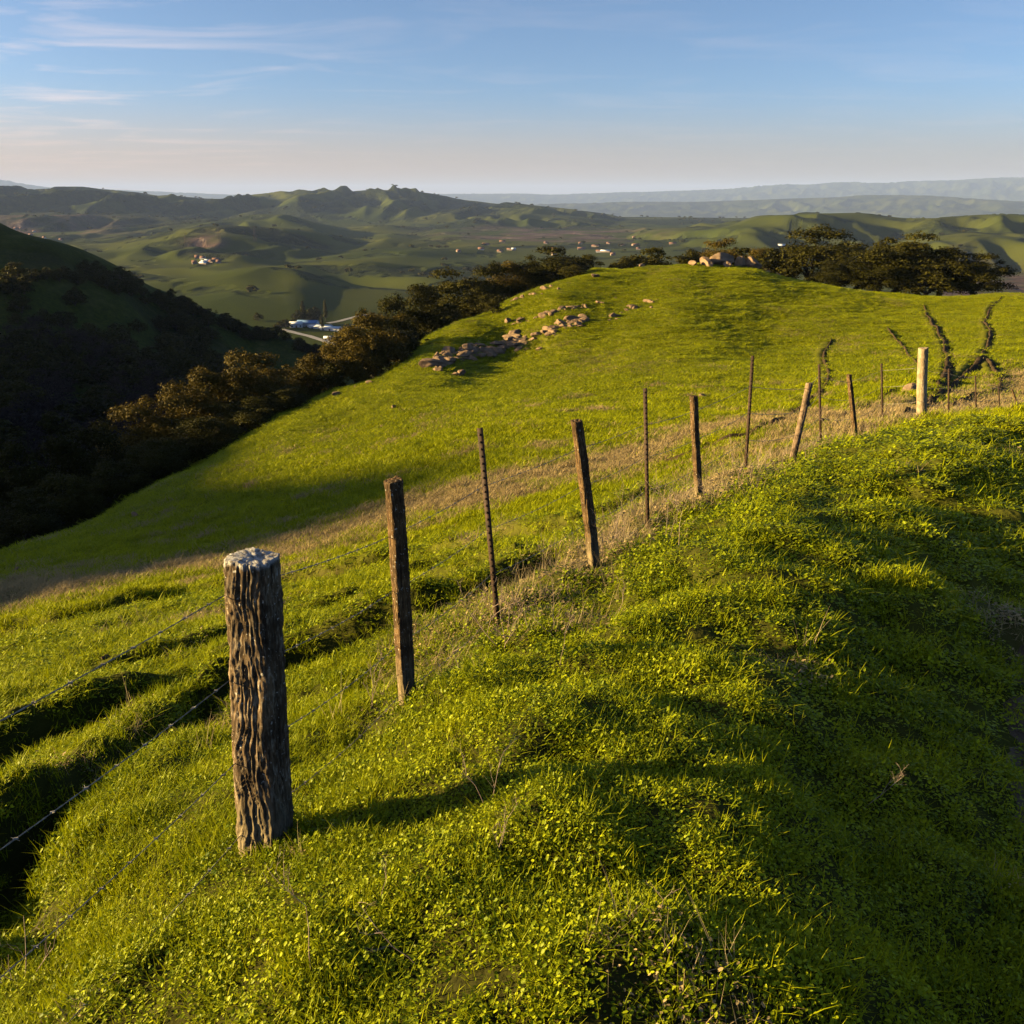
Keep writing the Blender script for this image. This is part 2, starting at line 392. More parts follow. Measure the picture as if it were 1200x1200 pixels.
# ------------------------------------------------------------------ materials
class NT:
    def __init__(s, name):
        s.m = bpy.data.materials.new(name); s.m.use_nodes = True
        s.t = s.m.node_tree; s.t.nodes.clear()
        s.out = s.n('ShaderNodeOutputMaterial')
    def n(s, typ, **kw):
        nd = s.t.nodes.new(typ)
        for k, v in kw.items():
            if k.startswith('i_'):
                key = k[2:]; nd.inputs[int(key) if key.isdigit() else key].default_value = v
            else: setattr(nd, k, v)
        return nd
    def l(s, a, b): s.t.links.new(a, b)
    def noise(s, scale, detail=3, vec=None, rough=.5, dist=0):
        nd = s.n('ShaderNodeTexNoise'); nd.inputs['Scale'].default_value = scale
        nd.inputs['Detail'].default_value = detail; nd.inputs['Roughness'].default_value = rough
        nd.inputs['Distortion'].default_value = dist
        if vec is not None: s.l(vec, nd.inputs['Vector'])
        return nd.outputs['Fac']
    def ramp(s, fac, stops):
        nd = s.n('ShaderNodeValToRGB'); s.l(fac, nd.inputs[0]); e = nd.color_ramp.elements
        while len(e) < len(stops): e.new(.5)
        for i, (p, c) in enumerate(stops):
            e[i].position = p; e[i].color = (c, c, c, 1) if not hasattr(c, '__len__') else (*c, 1)
        return nd.outputs[0]
    def mix(s, f, a, b):
        nd = s.n('ShaderNodeMix', data_type='RGBA')
        for sock, v in ((0, f), (6, a), (7, b)):
            if hasattr(v, 'links') or hasattr(v, 'is_linked'): s.l(v, nd.inputs[sock])
            elif sock == 0: nd.inputs[0].default_value = v
            else: nd.inputs[sock].default_value = (*v, 1)
        return nd.outputs[2]
    def math(s, op, a, b=0.0, clamp=False):
        nd = s.n('ShaderNodeMath', operation=op, use_clamp=clamp)
        for i, v in enumerate((a, b)):
            if hasattr(v, 'is_linked'): s.l(v, nd.inputs[i])
            else: nd.inputs[i].default_value = v
        return nd.outputs[0]
    def bsdf(s, col, rough=.9, normal=None, spec=.2):
        b = s.n('ShaderNodeBsdfPrincipled')
        if hasattr(col, 'is_linked'): s.l(col, b.inputs['Base Color'])
        else: b.inputs['Base Color'].default_value = (*col, 1)
        b.inputs['Roughness'].default_value = rough; b.inputs['Specular IOR Level'].default_value = spec
        if normal is not None: s.l(normal, b.inputs['Normal'])
        s.l(b.outputs[0], s.out.inputs[0]); return b
    def bump(s, h, strength=.5, dist=.1):
        b = s.n('ShaderNodeBump'); b.inputs['Strength'].default_value = strength; b.inputs['Distance'].default_value = dist
        s.l(h, b.inputs['Height']); return b.outputs[0]
    def attr(s, name, typ='GEOMETRY'):
        return s.n('ShaderNodeAttribute', attribute_name=name, attribute_type=typ).outputs['Fac']

G_FAR = (.085, .125, .022)
G_NEAR = (.070, .115, .010)
STRAW_C = (.36, .27, .13)
def ground_material():
    s = NT('grass_ground')
    pos = s.n('ShaderNodeNewGeometry').outputs['Position']
    n1 = s.noise(.012, 5, pos); n2 = s.noise(.9, 5, pos); n3 = s.noise(14, 4, pos); n4 = s.noise(.0016, 5, pos)
    c = s.mix(s.ramp(n1, [(.35, 0), (.65, 1)]), (.11, .125, .006), (.18, .165, .010))
    c = s.mix(s.ramp(n4, [(.4, 0), (.6, .5)]), c, (.14, .125, .03))
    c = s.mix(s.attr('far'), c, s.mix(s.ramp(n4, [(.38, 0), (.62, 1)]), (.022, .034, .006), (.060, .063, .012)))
    c = s.mix(s.math('MULTIPLY', s.ramp(n2, [(.35, 0), (.7, 1)]), .5), c, (.08, .09, .006))
    c = s.mix(s.math('MULTIPLY', s.attr('dry'), .75), c, (.22, .17, .07))
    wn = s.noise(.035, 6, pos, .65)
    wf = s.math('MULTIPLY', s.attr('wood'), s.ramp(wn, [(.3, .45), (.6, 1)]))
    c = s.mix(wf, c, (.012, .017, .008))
    tn = s.noise(.02, 5, pos, .7)
    c = s.mix(s.attr('town'), c, s.ramp(tn, [(.3, (.035, .03, .03)), (.55, (.10, .062, .055)), (.72, (.22, .17, .15))]))
    c = s.mix(s.attr('soil'), c, (.055, .036, .018))
    c = s.mix(s.math('MULTIPLY', s.attr('under'), .9), c, (.022, .020, .008))  # ground between the near leaves painted dark to deepen the shaded gaps
    h = s.math('ADD', s.math('MULTIPLY', n3, .03), s.math('MULTIPLY', n2, .12))
    h = s.math('ADD', h, s.math('MULTIPLY', s.math('MULTIPLY', wn, s.attr('wood')), 14))
    b = s.bsdf(c, .95, s.bump(h, .8, 1.0), .03)
    return s.m

def leaf_material(name, c1, c2, dry=(.40, .29, .13), trans=.45, rough=.55, spec=.06, dryk=1.0, scale=1.3):
    s = NT(name)
    rnd = s.n('ShaderNodeObjectInfo').outputs['Random']
    pos = s.n('ShaderNodeNewGeometry').outputs['Position']
    isl = s.n('ShaderNodeNewGeometry').outputs['Random Per Island']
    n = s.math('ADD', s.math('MULTIPLY', s.noise(scale, 3, pos), .6), s.math('MULTIPLY', s.noise(scale * .13, 4, pos), .4))
    f = s.math('ADD', s.math('MULTIPLY', s.math('ADD', rnd, isl), .28), s.math('MULTIPLY', n, .7), True)
    c = s.mix(s.ramp(f, [(.3, 0), (.85, 1)]), c1, c2)
    if dryk:
        d = s.attr('dry', 'INSTANCER')
        d2 = s.math('GREATER_THAN', s.math('ADD', s.math('MULTIPLY', d, .95), s.math('MULTIPLY', isl, .55)), .62)
        d3 = s.math('MULTIPLY', d2, dryk)
        c = s.mix(d3, c, dry)
    b = s.n('ShaderNodeBsdfPrincipled'); s.l(c, b.inputs['Base Color'])
    b.inputs['Roughness'].default_value = rough; b.inputs['Specular IOR Level'].default_value = spec
    t = s.n('ShaderNodeBsdfTranslucent'); s.l(c, t.inputs[0])
    mx = s.n('ShaderNodeMixShader'); mx.inputs[0].default_value = trans
    s.l(b.outputs[0], mx.inputs[1]); s.l(t.outputs[0], mx.inputs[2]); s.l(mx.outputs[0], s.out.inputs[0])
    return s.m

def simple(name, c1, c2, scale=6, rough=.85, bump=.3, dist=.02, obj=True, spec=.2):
    s = NT(name)
    v = s.n('ShaderNodeTexCoord').outputs['Object'] if obj else s.n('ShaderNodeNewGeometry').outputs['Position']
    n = s.noise(scale, 5, v, .6)
    s.bsdf(s.mix(s.ramp(n, [(.35, 0), (.65, 1)]), c1, c2), rough, s.bump(n, bump, dist), spec)
    return s.m

M_GROUND = ground_material()
M_BLADE = leaf_material('grass_blade', (.12, .165, .002), (.42, .425, .004), trans=.3, spec=.08)
M_LEAF = leaf_material('weed_leaf', (.062, .105, .003), (.39, .425, .006), trans=.25, rough=.5, spec=.12)
M_STRAW = leaf_material('straw', (.30, .22, .11), (.50, .39, .22), dryk=0, trans=.3)
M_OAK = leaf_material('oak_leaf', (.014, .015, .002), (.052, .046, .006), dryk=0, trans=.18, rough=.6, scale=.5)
M_OAK_SUNLIT = leaf_material('sunlit_oak_leaf', (.032, .026, .004), (.112, .078, .012), dryk=0, trans=.18, rough=.6, scale=.5)  # lighter, warmer copy of the oak leaf; sunlight put into the colour
M_BARE = leaf_material('bare_twigs', (.022, .017, .014), (.055, .040, .030), dryk=0, trans=.05, rough=.8, scale=.5)
M_BARK = simple('oak_bark', (.035, .028, .020), (.075, .06, .045), 8)
M_ROCK = None

def rock_material():
    s = NT('sandstone')
    v = s.n('ShaderNodeTexCoord').outputs['Object']
    n = s.noise(2.2, 6, v, .65); n2 = s.noise(9, 5, v, .7)
    c = s.mix(s.ramp(n, [(.3, 0), (.7, 1)]), (.12, .075, .045), (.33, .22, .135))
    c = s.mix(s.ramp(n2, [(.5, 0), (.72, .7)]), c, (.07, .055, .045))
    s.bsdf(c, .95, s.bump(s.math('ADD', n, n2), .7, .06), .1)
    return s.m
M_ROCK = rock_material()

def wood_material(name, dark, mid, light, lich=True, vs=(34, 34, 3.4)):
    s = NT(name)
    tc = s.n('ShaderNodeTexCoord').outputs['Object']
    mp = s.n('ShaderNodeMapping'); mp.inputs['Scale'].default_value = vs; s.l(tc, mp.inputs[0])
    g = s.noise(1, 8, mp.outputs[0], .7)
    mp2 = s.n('ShaderNodeMapping'); mp2.inputs['Scale'].default_value = (vs[0] * 2.4, vs[1] * 2.4, vs[2] * 6); s.l(tc, mp2.inputs[0])
    g2 = s.noise(1, 6, mp2.outputs[0], .65)
    blot = s.noise(7, 4, tc, .6)
    c = s.mix(s.ramp(g, [(.36, 0), (.52, 1)]), dark, mid)
    c = s.mix(s.ramp(g2, [(.50, 0), (.66, 1)]), c, light)
    c = s.mix(s.ramp(blot, [(.42, .75), (.62, 0)]), c, dark)
    sep = s.n('ShaderNodeSeparateXYZ'); s.l(tc, sep.inputs[0])
    if lich:
        fl = s.noise(55, 3, tc, .5)
        c = s.mix(s.ramp(fl, [(.66, 0), (.70, .8)]), c, (.55, .50, .42))
    if lich:
        top = s.attr('lichen')
        tn = s.noise(60, 5, tc, .65)
        f = s.math('MULTIPLY', top, s.ramp(tn, [(.36, .1), (.56, 1)]))
        c = s.mix(f, c, (.46, .43, .40))
        low = s.attr('low')
        c = s.mix(s.math('MULTIPLY', low, .7), c, s.mix(s.ramp(g, [(.4, 0), (.6, 1)]), (.15, .11, .06), (.36, .28, .16)))
    h = s.math('ADD', s.math('MULTIPLY', g, .7), s.math('MULTIPLY', g2, .35))
    s.bsdf(c, .9, s.bump(h, 1.0, .012), .15)
    return s.m

# ------------------------------------------------------------------ ground sheet
def build_ground():
    az_in = np.arange(-39, 39.001, .125)
    az_out = np.concatenate([np.arange(-180, -100, 4.0), np.arange(-100, -39, .6)])
    az_o2 = np.concatenate([np.arange(39.6, 70, .6), np.arange(70, 179, 4.0)])
    az = np.radians(np.concatenate([az_out, az_in, az_o2]))
    segs = [(.35, 2, .02), (2, 40, .0085), (40, 160, .006), (160, 900, .0075), (900, 46000, .0075)]
    r = np.concatenate([np.exp(np.arange(math.log(a), math.log(b), d)) for a, b, d in segs] + [[46000.]])
    A, Rr = np.meshgrid(az, r)
    X = Rr * np.sin(A); Y = Rr * np.cos(A)
    x = X.ravel(); y = Y.ravel()
    z = H_base(x, y)
    dz, soil = line_field(x, y)
    z = z + dz
    # bulge the sheet down at the far edge: nothing
    me = grid_mesh('ground', X, Y, z.reshape(X.shape), wrap=True)
    # flip so that normals look up
    me.flip_normals()
    td = trail_d(x, y)
    tr = (1 - sstep(.15, .45, td))
    z0 = None
    add_attr(me, 'dry', dry_mask(x, y) * (np.hypot(x, y) < 400))
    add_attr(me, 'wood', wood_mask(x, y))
    add_attr(me, 'town', town_mask(x, y))
    add_attr(me, 'soil', np.maximum(soil, 0))
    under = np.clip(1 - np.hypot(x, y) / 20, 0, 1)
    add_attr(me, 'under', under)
    add_attr(me, 'far', sstep(150, 240, np.hypot(x, y)))  # darker far tone starts before the left hill, painting its shade deeper
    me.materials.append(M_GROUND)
    o = link('ground', me); tag(o, kind='structure')
    return o
build_ground()

# bottom cap (centre disc under the camera)
def build_trail():
    pts = np.array(TRAIL)
    t = np.linspace(0, len(pts) - 1, 420)
    cx = np.interp(t, range(len(pts)), pts[:, 0]); cy = np.interp(t, range(len(pts)), pts[:, 1])
    k = np.ones(15) / 15
    cxs = np.convolve(np.pad(cx, 7, 'edge'), k, 'valid'); cys = np.convolve(np.pad(cy, 7, 'edge'), k, 'valid')
    dx = np.gradient(cxs); dy = np.gradient(cys); L = np.hypot(dx, dy); nx = dy / L; ny = -dx / L
    v = np.linspace(-1, 1, 41)
    half = .34 + .07 * perlin(t * 1.3, t * 0, 9) + .04 * perlin(t * 6, t * 0, 10)
    X = cxs[:, None] + nx[:, None] * v * half[:, None]; Y = cys[:, None] + ny[:, None] * v * half[:, None]
    Z = H(X.ravel(), Y.ravel()).reshape(X.shape)
    Z = Z + .016 - .03 * np.abs(v) ** 6 + .014 * perlin(X / .10, Y / .10, 11) + .03 * perlin(X / .35, Y / .35, 12)
    me = grid_mesh('trail', X, Y, Z)
    s = NT('trodden_soil')
    pos = s.n('ShaderNodeNewGeometry').outputs['Position']
    n = s.noise(5, 6, pos, .65); n2 = s.noise(40, 4, pos, .6)
    c = s.mix(s.ramp(n, [(.35, 0), (.65, 1)]), (.085, .055, .032), (.20, .135, .085))
    c = s.mix(s.ramp(n2, [(.55, 0), (.7, .6)]), c, (.06, .04, .03))
    s.bsdf(c, .95, s.bump(s.math('ADD', n, n2), .8, .03), .1)
    me.materials.append(s.m)
    tag(link('trail', me), kind='structure')
build_trail()

def build_tracks():
    s = NT('shaded_track_soil')
    pos = s.n('ShaderNodeNewGeometry').outputs['Position']
    n = s.noise(2.5, 5, pos, .65)
    s.bsdf(s.mix(s.ramp(n, [(.35, 0), (.65, 1)]), (.030, .022, .010), (.085, .055, .032)), .95, s.bump(n, .8, .05), .03)  # dark strips: bare soil with the furrows' shade put into the colour
    for k, hw in ((3, .07), (4, .15), (5, .30), (6, .24), (7, .22), (8, .16), (9, .10), (10, .10)):
        pts = LW[k][0]
        if len(pts) < 2: continue
        t = np.linspace(0, len(pts) - 1, 60 * len(pts))
        cx = np.interp(t, range(len(pts)), pts[:, 0]); cy = np.interp(t, range(len(pts)), pts[:, 1])
        kn = 31; kr = np.ones(kn) / kn
        ex = lambda a: np.convolve(np.concatenate([2 * a[0] - a[kn // 2:0:-1], a, 2 * a[-1] - a[-2:-kn // 2 - 1:-1]]), kr, 'valid')
        cx = ex(cx)[:len(t)]; cy = ex(cy)[:len(t)]
        cx = cx + hw * .6 * perlin(t * 1.7, t * 0, 700 + k); 
        dx = np.gradient(cx); dy = np.gradient(cy); L = np.hypot(dx, dy) + 1e-9
        v = np.linspace(-1, 1, 7)
        tt = t / t[-1]; half = hw * (.85 + .3 * perlin(t * 2.3, t * 0, 720 + k)) * np.sqrt(sstep(0, .08, tt) * (1 - sstep(.9, 1, tt))) + .01
        X = cx[:, None] + (dy / L)[:, None] * v * half[:, None]; Y = cy[:, None] - (dx / L)[:, None] * v * half[:, None]
        Z = H(X.ravel(), Y.ravel()).reshape(X.shape) + (.17 if k > 3 else .02) - .2 * (np.abs(v) ** 4) * (k > 3)
        me = grid_mesh('cattle_path', X, Y, Z); me.materials.append(s.m)
        tag(link('path', me), kind='structure')
build_tracks()

# ------------------------------------------------------------------ grass tufts
def blade(V, Fq, base, ang, length, width, lean, segs=3, droop=.6):
    ca, sa = math.cos(ang), math.sin(ang)
    sx, sy = -sa * width / 2, ca * width / 2
    i0 = len(V)
    for k in range(segs + 1):
        t = k / segs
        out = length * (lean * t + droop * lean * t * t)
        up = length * t * math.sqrt(max(.1, 1 - min(.85, (lean * (1 + droop * t)) ** 2 * .5)))
        w = (1 - t ** 1.6) * .92 + .08
        c = (base[0] + ca * out, base[1] + sa * out, base[2] + up)
        V.append((c[0] - sx * w, c[1] - sy * w, c[2])); V.append((c[0] + sx * w, c[1] + sy * w, c[2]))
    for k in range(segs):
        a = i0 + 2 * k; Fq.append((a, a + 1, a + 3, a + 2))
def leaf(V, Fq, c, nrm_az, tilt, ln, wd, yaw):
    # a small folded oval leaf of two quads
    M = Matrix.Rotation(nrm_az, 3, 'Z') @ Matrix.Rotation(tilt, 3, 'Y') @ Matrix.Rotation(yaw, 3, 'Z')
    pts = [(-.5, 0, 0), (-.1, .5, .12), (.5, 0, .0), (-.1, -.5, .12), (.05, 0, -.05)]
    i0 = len(V)
    for p in ((-.5, 0, 0), (-.25, .42, .1), (.25, .36, .1), (.5, 0, 0), (.25, -.36, .1), (-.25, -.42, .1)):
        q = M @ Vector((p[0] * ln, p[1] * wd, p[2] * wd)); V.append((c[0] + q.x, c[1] + q.y, c[2] + q.z))
    Fq.append((i0, i0 + 1, i0 + 2, i0 + 3)); Fq.append((i0, i0 + 3, i0 + 4, i0 + 5))

PROTO = bpy.data.collections.new('tuft_kinds')
def proto(i, V, Fq, mi=None, mats=()):
    me = quads_mesh('tuft', V, Fq, True, mats, mi)
    o = bpy.data.objects.new('tuft_%02d' % i, me); PROTO.objects.link(o)
rd = random.Random(3)
def mk_weed(i, n_leaf, n_blade, rad):
    V = []; Fq = []; mi = []
    for _ in range(n_leaf):
        a = rd.uniform(0, 6.28); q = rad * math.sqrt(rd.random()); h = rd.uniform(.012, .07) * (1 - .4 * q / rad)
        s = rd.uniform(.009, .025)
        leaf(V, Fq, (q * math.cos(a), q * math.sin(a), h), rd.uniform(0, 6.28), rd.gauss(.35, .45), s, s * rd.uniform(.55, .8), rd.uniform(-.8, .8)); mi += [0, 0]
    for _ in range(n_blade):
        a = rd.uniform(0, 6.28); q = rad * math.sqrt(rd.random())
        blade(V, Fq, (q * math.cos(a), q * math.sin(a), -.01), rd.uniform(0, 6.28), rd.uniform(.05, .12), rd.uniform(.003, .006), rd.uniform(.1, .7)); mi += [1] * 3
    proto(i, V, Fq, mi, (M_LEAF, M_BLADE))
def mk_grass(i, n, rad, L0, L1, mat, w=.004, lean=(.05, .75), nl=0):
    V = []; Fq = []; mi = []
    for _ in range(n):
        a = rd.uniform(0, 6.28); q = rad * math.sqrt(rd.random())
        blade(V, Fq, (q * math.cos(a), q * math.sin(a), -.01), rd.uniform(0, 6.28), rd.uniform(L0, L1), rd.uniform(.7, 1.4) * w, rd.uniform(*lean)); mi += [0] * 3
    for _ in range(nl):
        a = rd.uniform(0, 6.28); q = rad * math.sqrt(rd.random()); s = rd.uniform(.012, .02)
        leaf(V, Fq, (q * math.cos(a), q * math.sin(a), rd.uniform(.01, .05)), rd.uniform(0, 6.28), rd.gauss(.3, .4), s, s * .6, 0); mi += [1, 1]
    proto(i, V, Fq, mi, (mat, M_LEAF))
for k in range(3): mk_weed(k, 34, 5, .075)          # 0-2 leafy weeds
for k in range(3): mk_grass(3 + k, 30, .07, .035, .10, M_BLADE, nl=8)   # 3-5 grass
mk_grass(6, 14, .05, .07, .15, M_BLADE, .005, (.2, .9))         # 6 longer grass
mk_grass(7, 9, .05, .12, .30, M_STRAW, .0022, (.02, .45))      # 7 straw stems
mk_grass(8, 16, .07, .05, .14, M_STRAW, .003, (.2, 1.0))        # 8 matted straw
for k in range(2): mk_grass(9 + k, 80, .10, .04, .085, M_BLADE, .0055, (.05, .6)) # 9,10 far patches

def scatter(name, label, pts, idx, rot, scl, dry, cat='grass'):
    n = len(pts)
    me = bpy.data.meshes.new(name)
    me.vertices.add(n); me.vertices.foreach_set('co', pts.astype(np.float32).ravel())
    a = me.attributes.new('rot', 'FLOAT_VECTOR', 'POINT'); a.data.foreach_set('vector', rot.astype(np.float32).ravel())
    a = me.attributes.new('scl', 'FLOAT_VECTOR', 'POINT'); a.data.foreach_set('vector', scl.astype(np.float32).ravel())
    a = me.attributes.new('idx', 'INT', 'POINT'); a.data.foreach_set('value', idx.astype(np.int32))
    add_attr(me, 'dry', dry)
    o = link(name, me); tag(o, label, cat, kind='stuff')
    return o
def gn(o, coll):
    g = bpy.data.node_groups.new('scatter_' + o.name, 'GeometryNodeTree')
    g.interface.new_socket('Geometry', in_out='INPUT', socket_type='NodeSocketGeometry')
    g.interface.new_socket('Geometry', in_out='OUTPUT', socket_type='NodeSocketGeometry')
    N = g.nodes; L = g.links
    gi = N.new('NodeGroupInput'); go = N.new('NodeGroupOutput'); ip = N.new('GeometryNodeInstanceOnPoints')
    ci = N.new('GeometryNodeCollectionInfo'); ci.inputs['Collection'].default_value = coll
    ci.inputs['Separate Children'].default_value = True; ci.inputs['Reset Children'].default_value = True
    def na(nm, t):
        x = N.new('GeometryNodeInputNamedAttribute'); x.data_type = t; x.inputs['Name'].default_value = nm
        return [q for q in x.outputs if q.enabled and q.name == 'Attribute'][0]
    L.new(gi.outputs[0], ip.inputs['Points']); L.new(ci.outputs[0], ip.inputs['Instance'])
    ip.inputs['Pick Instance'].default_value = True
    L.new(na('idx', 'INT'), ip.inputs['Instance Index'])
    er = N.new('FunctionNodeEulerToRotation'); L.new(na('rot', 'FLOAT_VECTOR'), er.inputs[0]); L.new(er.outputs[0], ip.inputs['Rotation'])
    L.new(na('scl', 'FLOAT_VECTOR'), ip.inputs['Scale']); L.new(ip.outputs[0], go.inputs[0])
    m = o.modifiers.new('scatter', 'NODES'); m.node_group = g

def ring_points(r0, r1, dens, az0=-41, az1=41):
    # dens(r) per m2, thinned from log-uniform candidates
    rs = np.exp(np.linspace(math.log(r0), math.log(r1), 60))
    out = []
    for a, b in zip(rs[:-1], rs[1:]):
        area = .5 * R(az1 - az0) * (b * b - a * a)
        n = RNG.poisson(area * dens((a * b) ** .5))
        rr = np.sqrt(RNG.uniform(a * a, b * b, n)); aa = np.radians(RNG.uniform(az0, az1, n))
        out.append(np.stack([rr * np.sin(aa), rr * np.cos(aa)], 1))
    return np.vstack(out)

def sc_of(r): return np.clip(r / 4.2, .68, 14) ** .86
def build_grass():
    xy = ring_points(1.05, 185, lambda r: 430 / sc_of(r) ** 2 * (1.0 if r < 6 else 1.25))
    x, y = xy[:, 0], xy[:, 1]
    r = np.hypot(x, y)
    z = H(x, y)
    td = trail_d(x, y)
    dry = dry_mask(x, y)
    dz, soil = line_field(x, y, 1.4 + np.clip(r / 90, 0, .8))
    # only where the eye could reach: below the wooded gully nothing
    keep = (td > .20 + .16 * RNG.random(len(x)) - (RNG.random(len(x)) < .13) * .4)
    keep &= RNG.random(len(x)) > soil * (.6 + 1.1 * sstep(18, 40, r))
    clump = perlin(x / .35, y / .35, 401) + .6 * perlin(x / .9, y / .9, 402)
    keep &= RNG.random(len(x)) < np.where(r < 14, np.clip(np.where(fence_d(x, y) < .2, .80 + .85 * clump, .92 + .5 * clump), .42, 1), 1)
    keep &= ~((r > 90) & (z < -26))
    x, y, z, r, dry, clump = [v[keep] for v in (x, y, z, r, dry, clump)]
    n = len(x)
    s = sc_of(r) * RNG.uniform(.75, 1.25, n)
    f = fence_d(x, y)
    u = RNG.random(n)
    leafy = np.clip(.86 + .4 * perlin(x / 1.7, y / 1.7, 403), 0, 1) * (f < .2) + (f >= .2) * np.clip(.22 + .5 * perlin(x / 1.4, y / 1.4, 404), 0, 1)
    idx = np.where(u < leafy, RNG.integers(0, 3, n), RNG.integers(3, 6, n))
    idx = np.where((RNG.random(n) < .035), 6, idx)
    idx = np.where(r > 16, RNG.integers(9, 11, n), idx)
    st = RNG.random(n) < dry * np.where(r < 16, .45, .30)
    idx = np.where(st & (r < 45), np.where(RNG.random(n) < .3, 7, 8), idx)
    hs = (.84 + .50 * np.clip(clump, -1, 1.2)) * RNG.uniform(.75, 1.2, n)
    s = np.where(r > 16, s * .72, s)
    zs = s ** .42 * hs
    zs = np.where(idx >= 9, s ** (.50 - .24 * sstep(30, 80, r)) * RNG.uniform(.75, 1.2, n), zs)
    zs = np.where(idx == 7, np.minimum(zs, 1.5), zs)
    sxy = np.where(idx == 7, np.minimum(s, 2.2), s)
    sxy = np.where((idx == 8), np.minimum(s, 3), sxy)
    print('grass tufts', n)
    o = scatter('grass', 'green grass and small leafy weeds covering the hillside', np.stack([x, y, z - .006 * s], 1), idx,
                np.stack([RNG.normal(0, .08, n), RNG.normal(0, .08, n), RNG.uniform(0, 6.28, n)], 1),
                np.stack([sxy, sxy, zs], 1), dry)
    gn(o, PROTO)
build_grass()

# dead standing straw along the fence
def build_straw():
    P_ = []
    for i in range(1, len(FP) - 1):
        a, b = FP[i], FP[i + 1]; L = np.hypot(*(b - a)); n = int(70 * L * (1 if i < 8 else .8))
        t = RNG.random(n)[:, None]; p = a + (b - a) * t
        nv = np.array([-(b - a)[1], (b - a)[0]]) / L
        p = p + nv * RNG.normal(.12, .30, n)[:, None]
        P_.append(p)
    p = np.vstack(P_); x, y = p[:, 0], p[:, 1]
    m = (perlin(x / .5, y / .5, 501) > -.12) & (RNG.random(len(x)) < .62)
    x, y = x[m], y[m]; n = len(x); r = np.hypot(x, y)
    s = np.clip(r / 6, .8, 2) * RNG.uniform(.7, 1.2, n)
    idx = np.where(RNG.random(n) < .65, 7, 8)
    o = scatter('dry_grass', 'pale dead grass stalks standing along the fence line', np.stack([x, y, H(x, y)], 1), idx,
                np.stack([RNG.normal(0, .15, n), RNG.normal(0, .15, n), RNG.uniform(0, 6.28, n)], 1),
                np.stack([s, s, RNG.uniform(.6, 1.25, n)], 1), np.ones(n))
    gn(o, PROTO)
build_straw()

# ------------------------------------------------------------------ tubes
def tube(pts, radii, n=6, V=None, Fq=None, cap=True):
    if V is None: V, Fq = [], []
    pts = [Vector(p) for p in pts]
    i0 = len(V)
    up = Vector((0, 0, 1)); prev = None
    for k, p in enumerate(pts):
        d = (pts[min(k + 1, len(pts) - 1)] - pts[max(k - 1, 0)])
        d = d.normalized() if d.length > 1e-9 else Vector((0, 0, 1))
        if prev is None:
            s = d.cross(up) if abs(d.z) < .95 else d.cross(Vector((1, 0, 0)))
        else: s = prev - d * prev.dot(d)
        s.normalize(); prev = s; t = d.cross(s)
        for j in range(n):
            a = 6.28318 * j / n
            q = p + (s * math.cos(a) + t * math.sin(a)) * radii[k]
            V.append(tuple(q))
    for k in range(len(pts) - 1):
        for j in range(n):
            a = i0 + k * n + j; b = i0 + k * n + (j + 1) % n
            Fq.append((a, b, b + n, a + n))
    return V, Fq

# ------------------------------------------------------------------ trees
def crown_leaves(lobes, n, size, seed, inner=.35, up=.25):
    rg = np.random.default_rng(seed)
    vol = np.array([l[3] * l[4] for l in lobes]); pr = vol / vol.sum()
    which = rg.choice(len(lobes), n, p=pr)
    L = np.array(lobes)[which]
    d = rg.normal(size=(n, 3)); d /= np.linalg.norm(d, axis=1)[:, None]
    d[:, 2] = np.where(d[:, 2] < -.35, -d[:, 2] * .6, d[:, 2])
    rad = 1 - inner * rg.random(n) ** 1.6
    # lumpy shell
    lump = 1 + .16 * np.sin(d[:, 0] * 7 + L[:, 0] * 9) * np.sin(d[:, 1] * 6 + L[:, 1] * 7) + .10 * np.sin(d[:, 2] * 11 + which)
    c = L[:, :3] + d * (rad * lump)[:, None] * np.stack([L[:, 3], L[:, 3], L[:, 4]], 1)
    nr = d + rg.normal(size=(n, 3)) * .55; nr[:, 2] += up; nr /= np.linalg.norm(nr, axis=1)[:, None]
    t = np.cross(nr, rg.normal(size=(n, 3))); t /= np.linalg.norm(t, axis=1)[:, None]; b = np.cross(nr, t)
    s = size * rg.uniform(.6, 1.35, n)[:, None]
    v = np.stack([c - t * s, c + b * s * .75, c + t * s, c - b * s * .75], 1).reshape(-1, 3)
    return v, np.arange(4 * n).reshape(-1, 4)

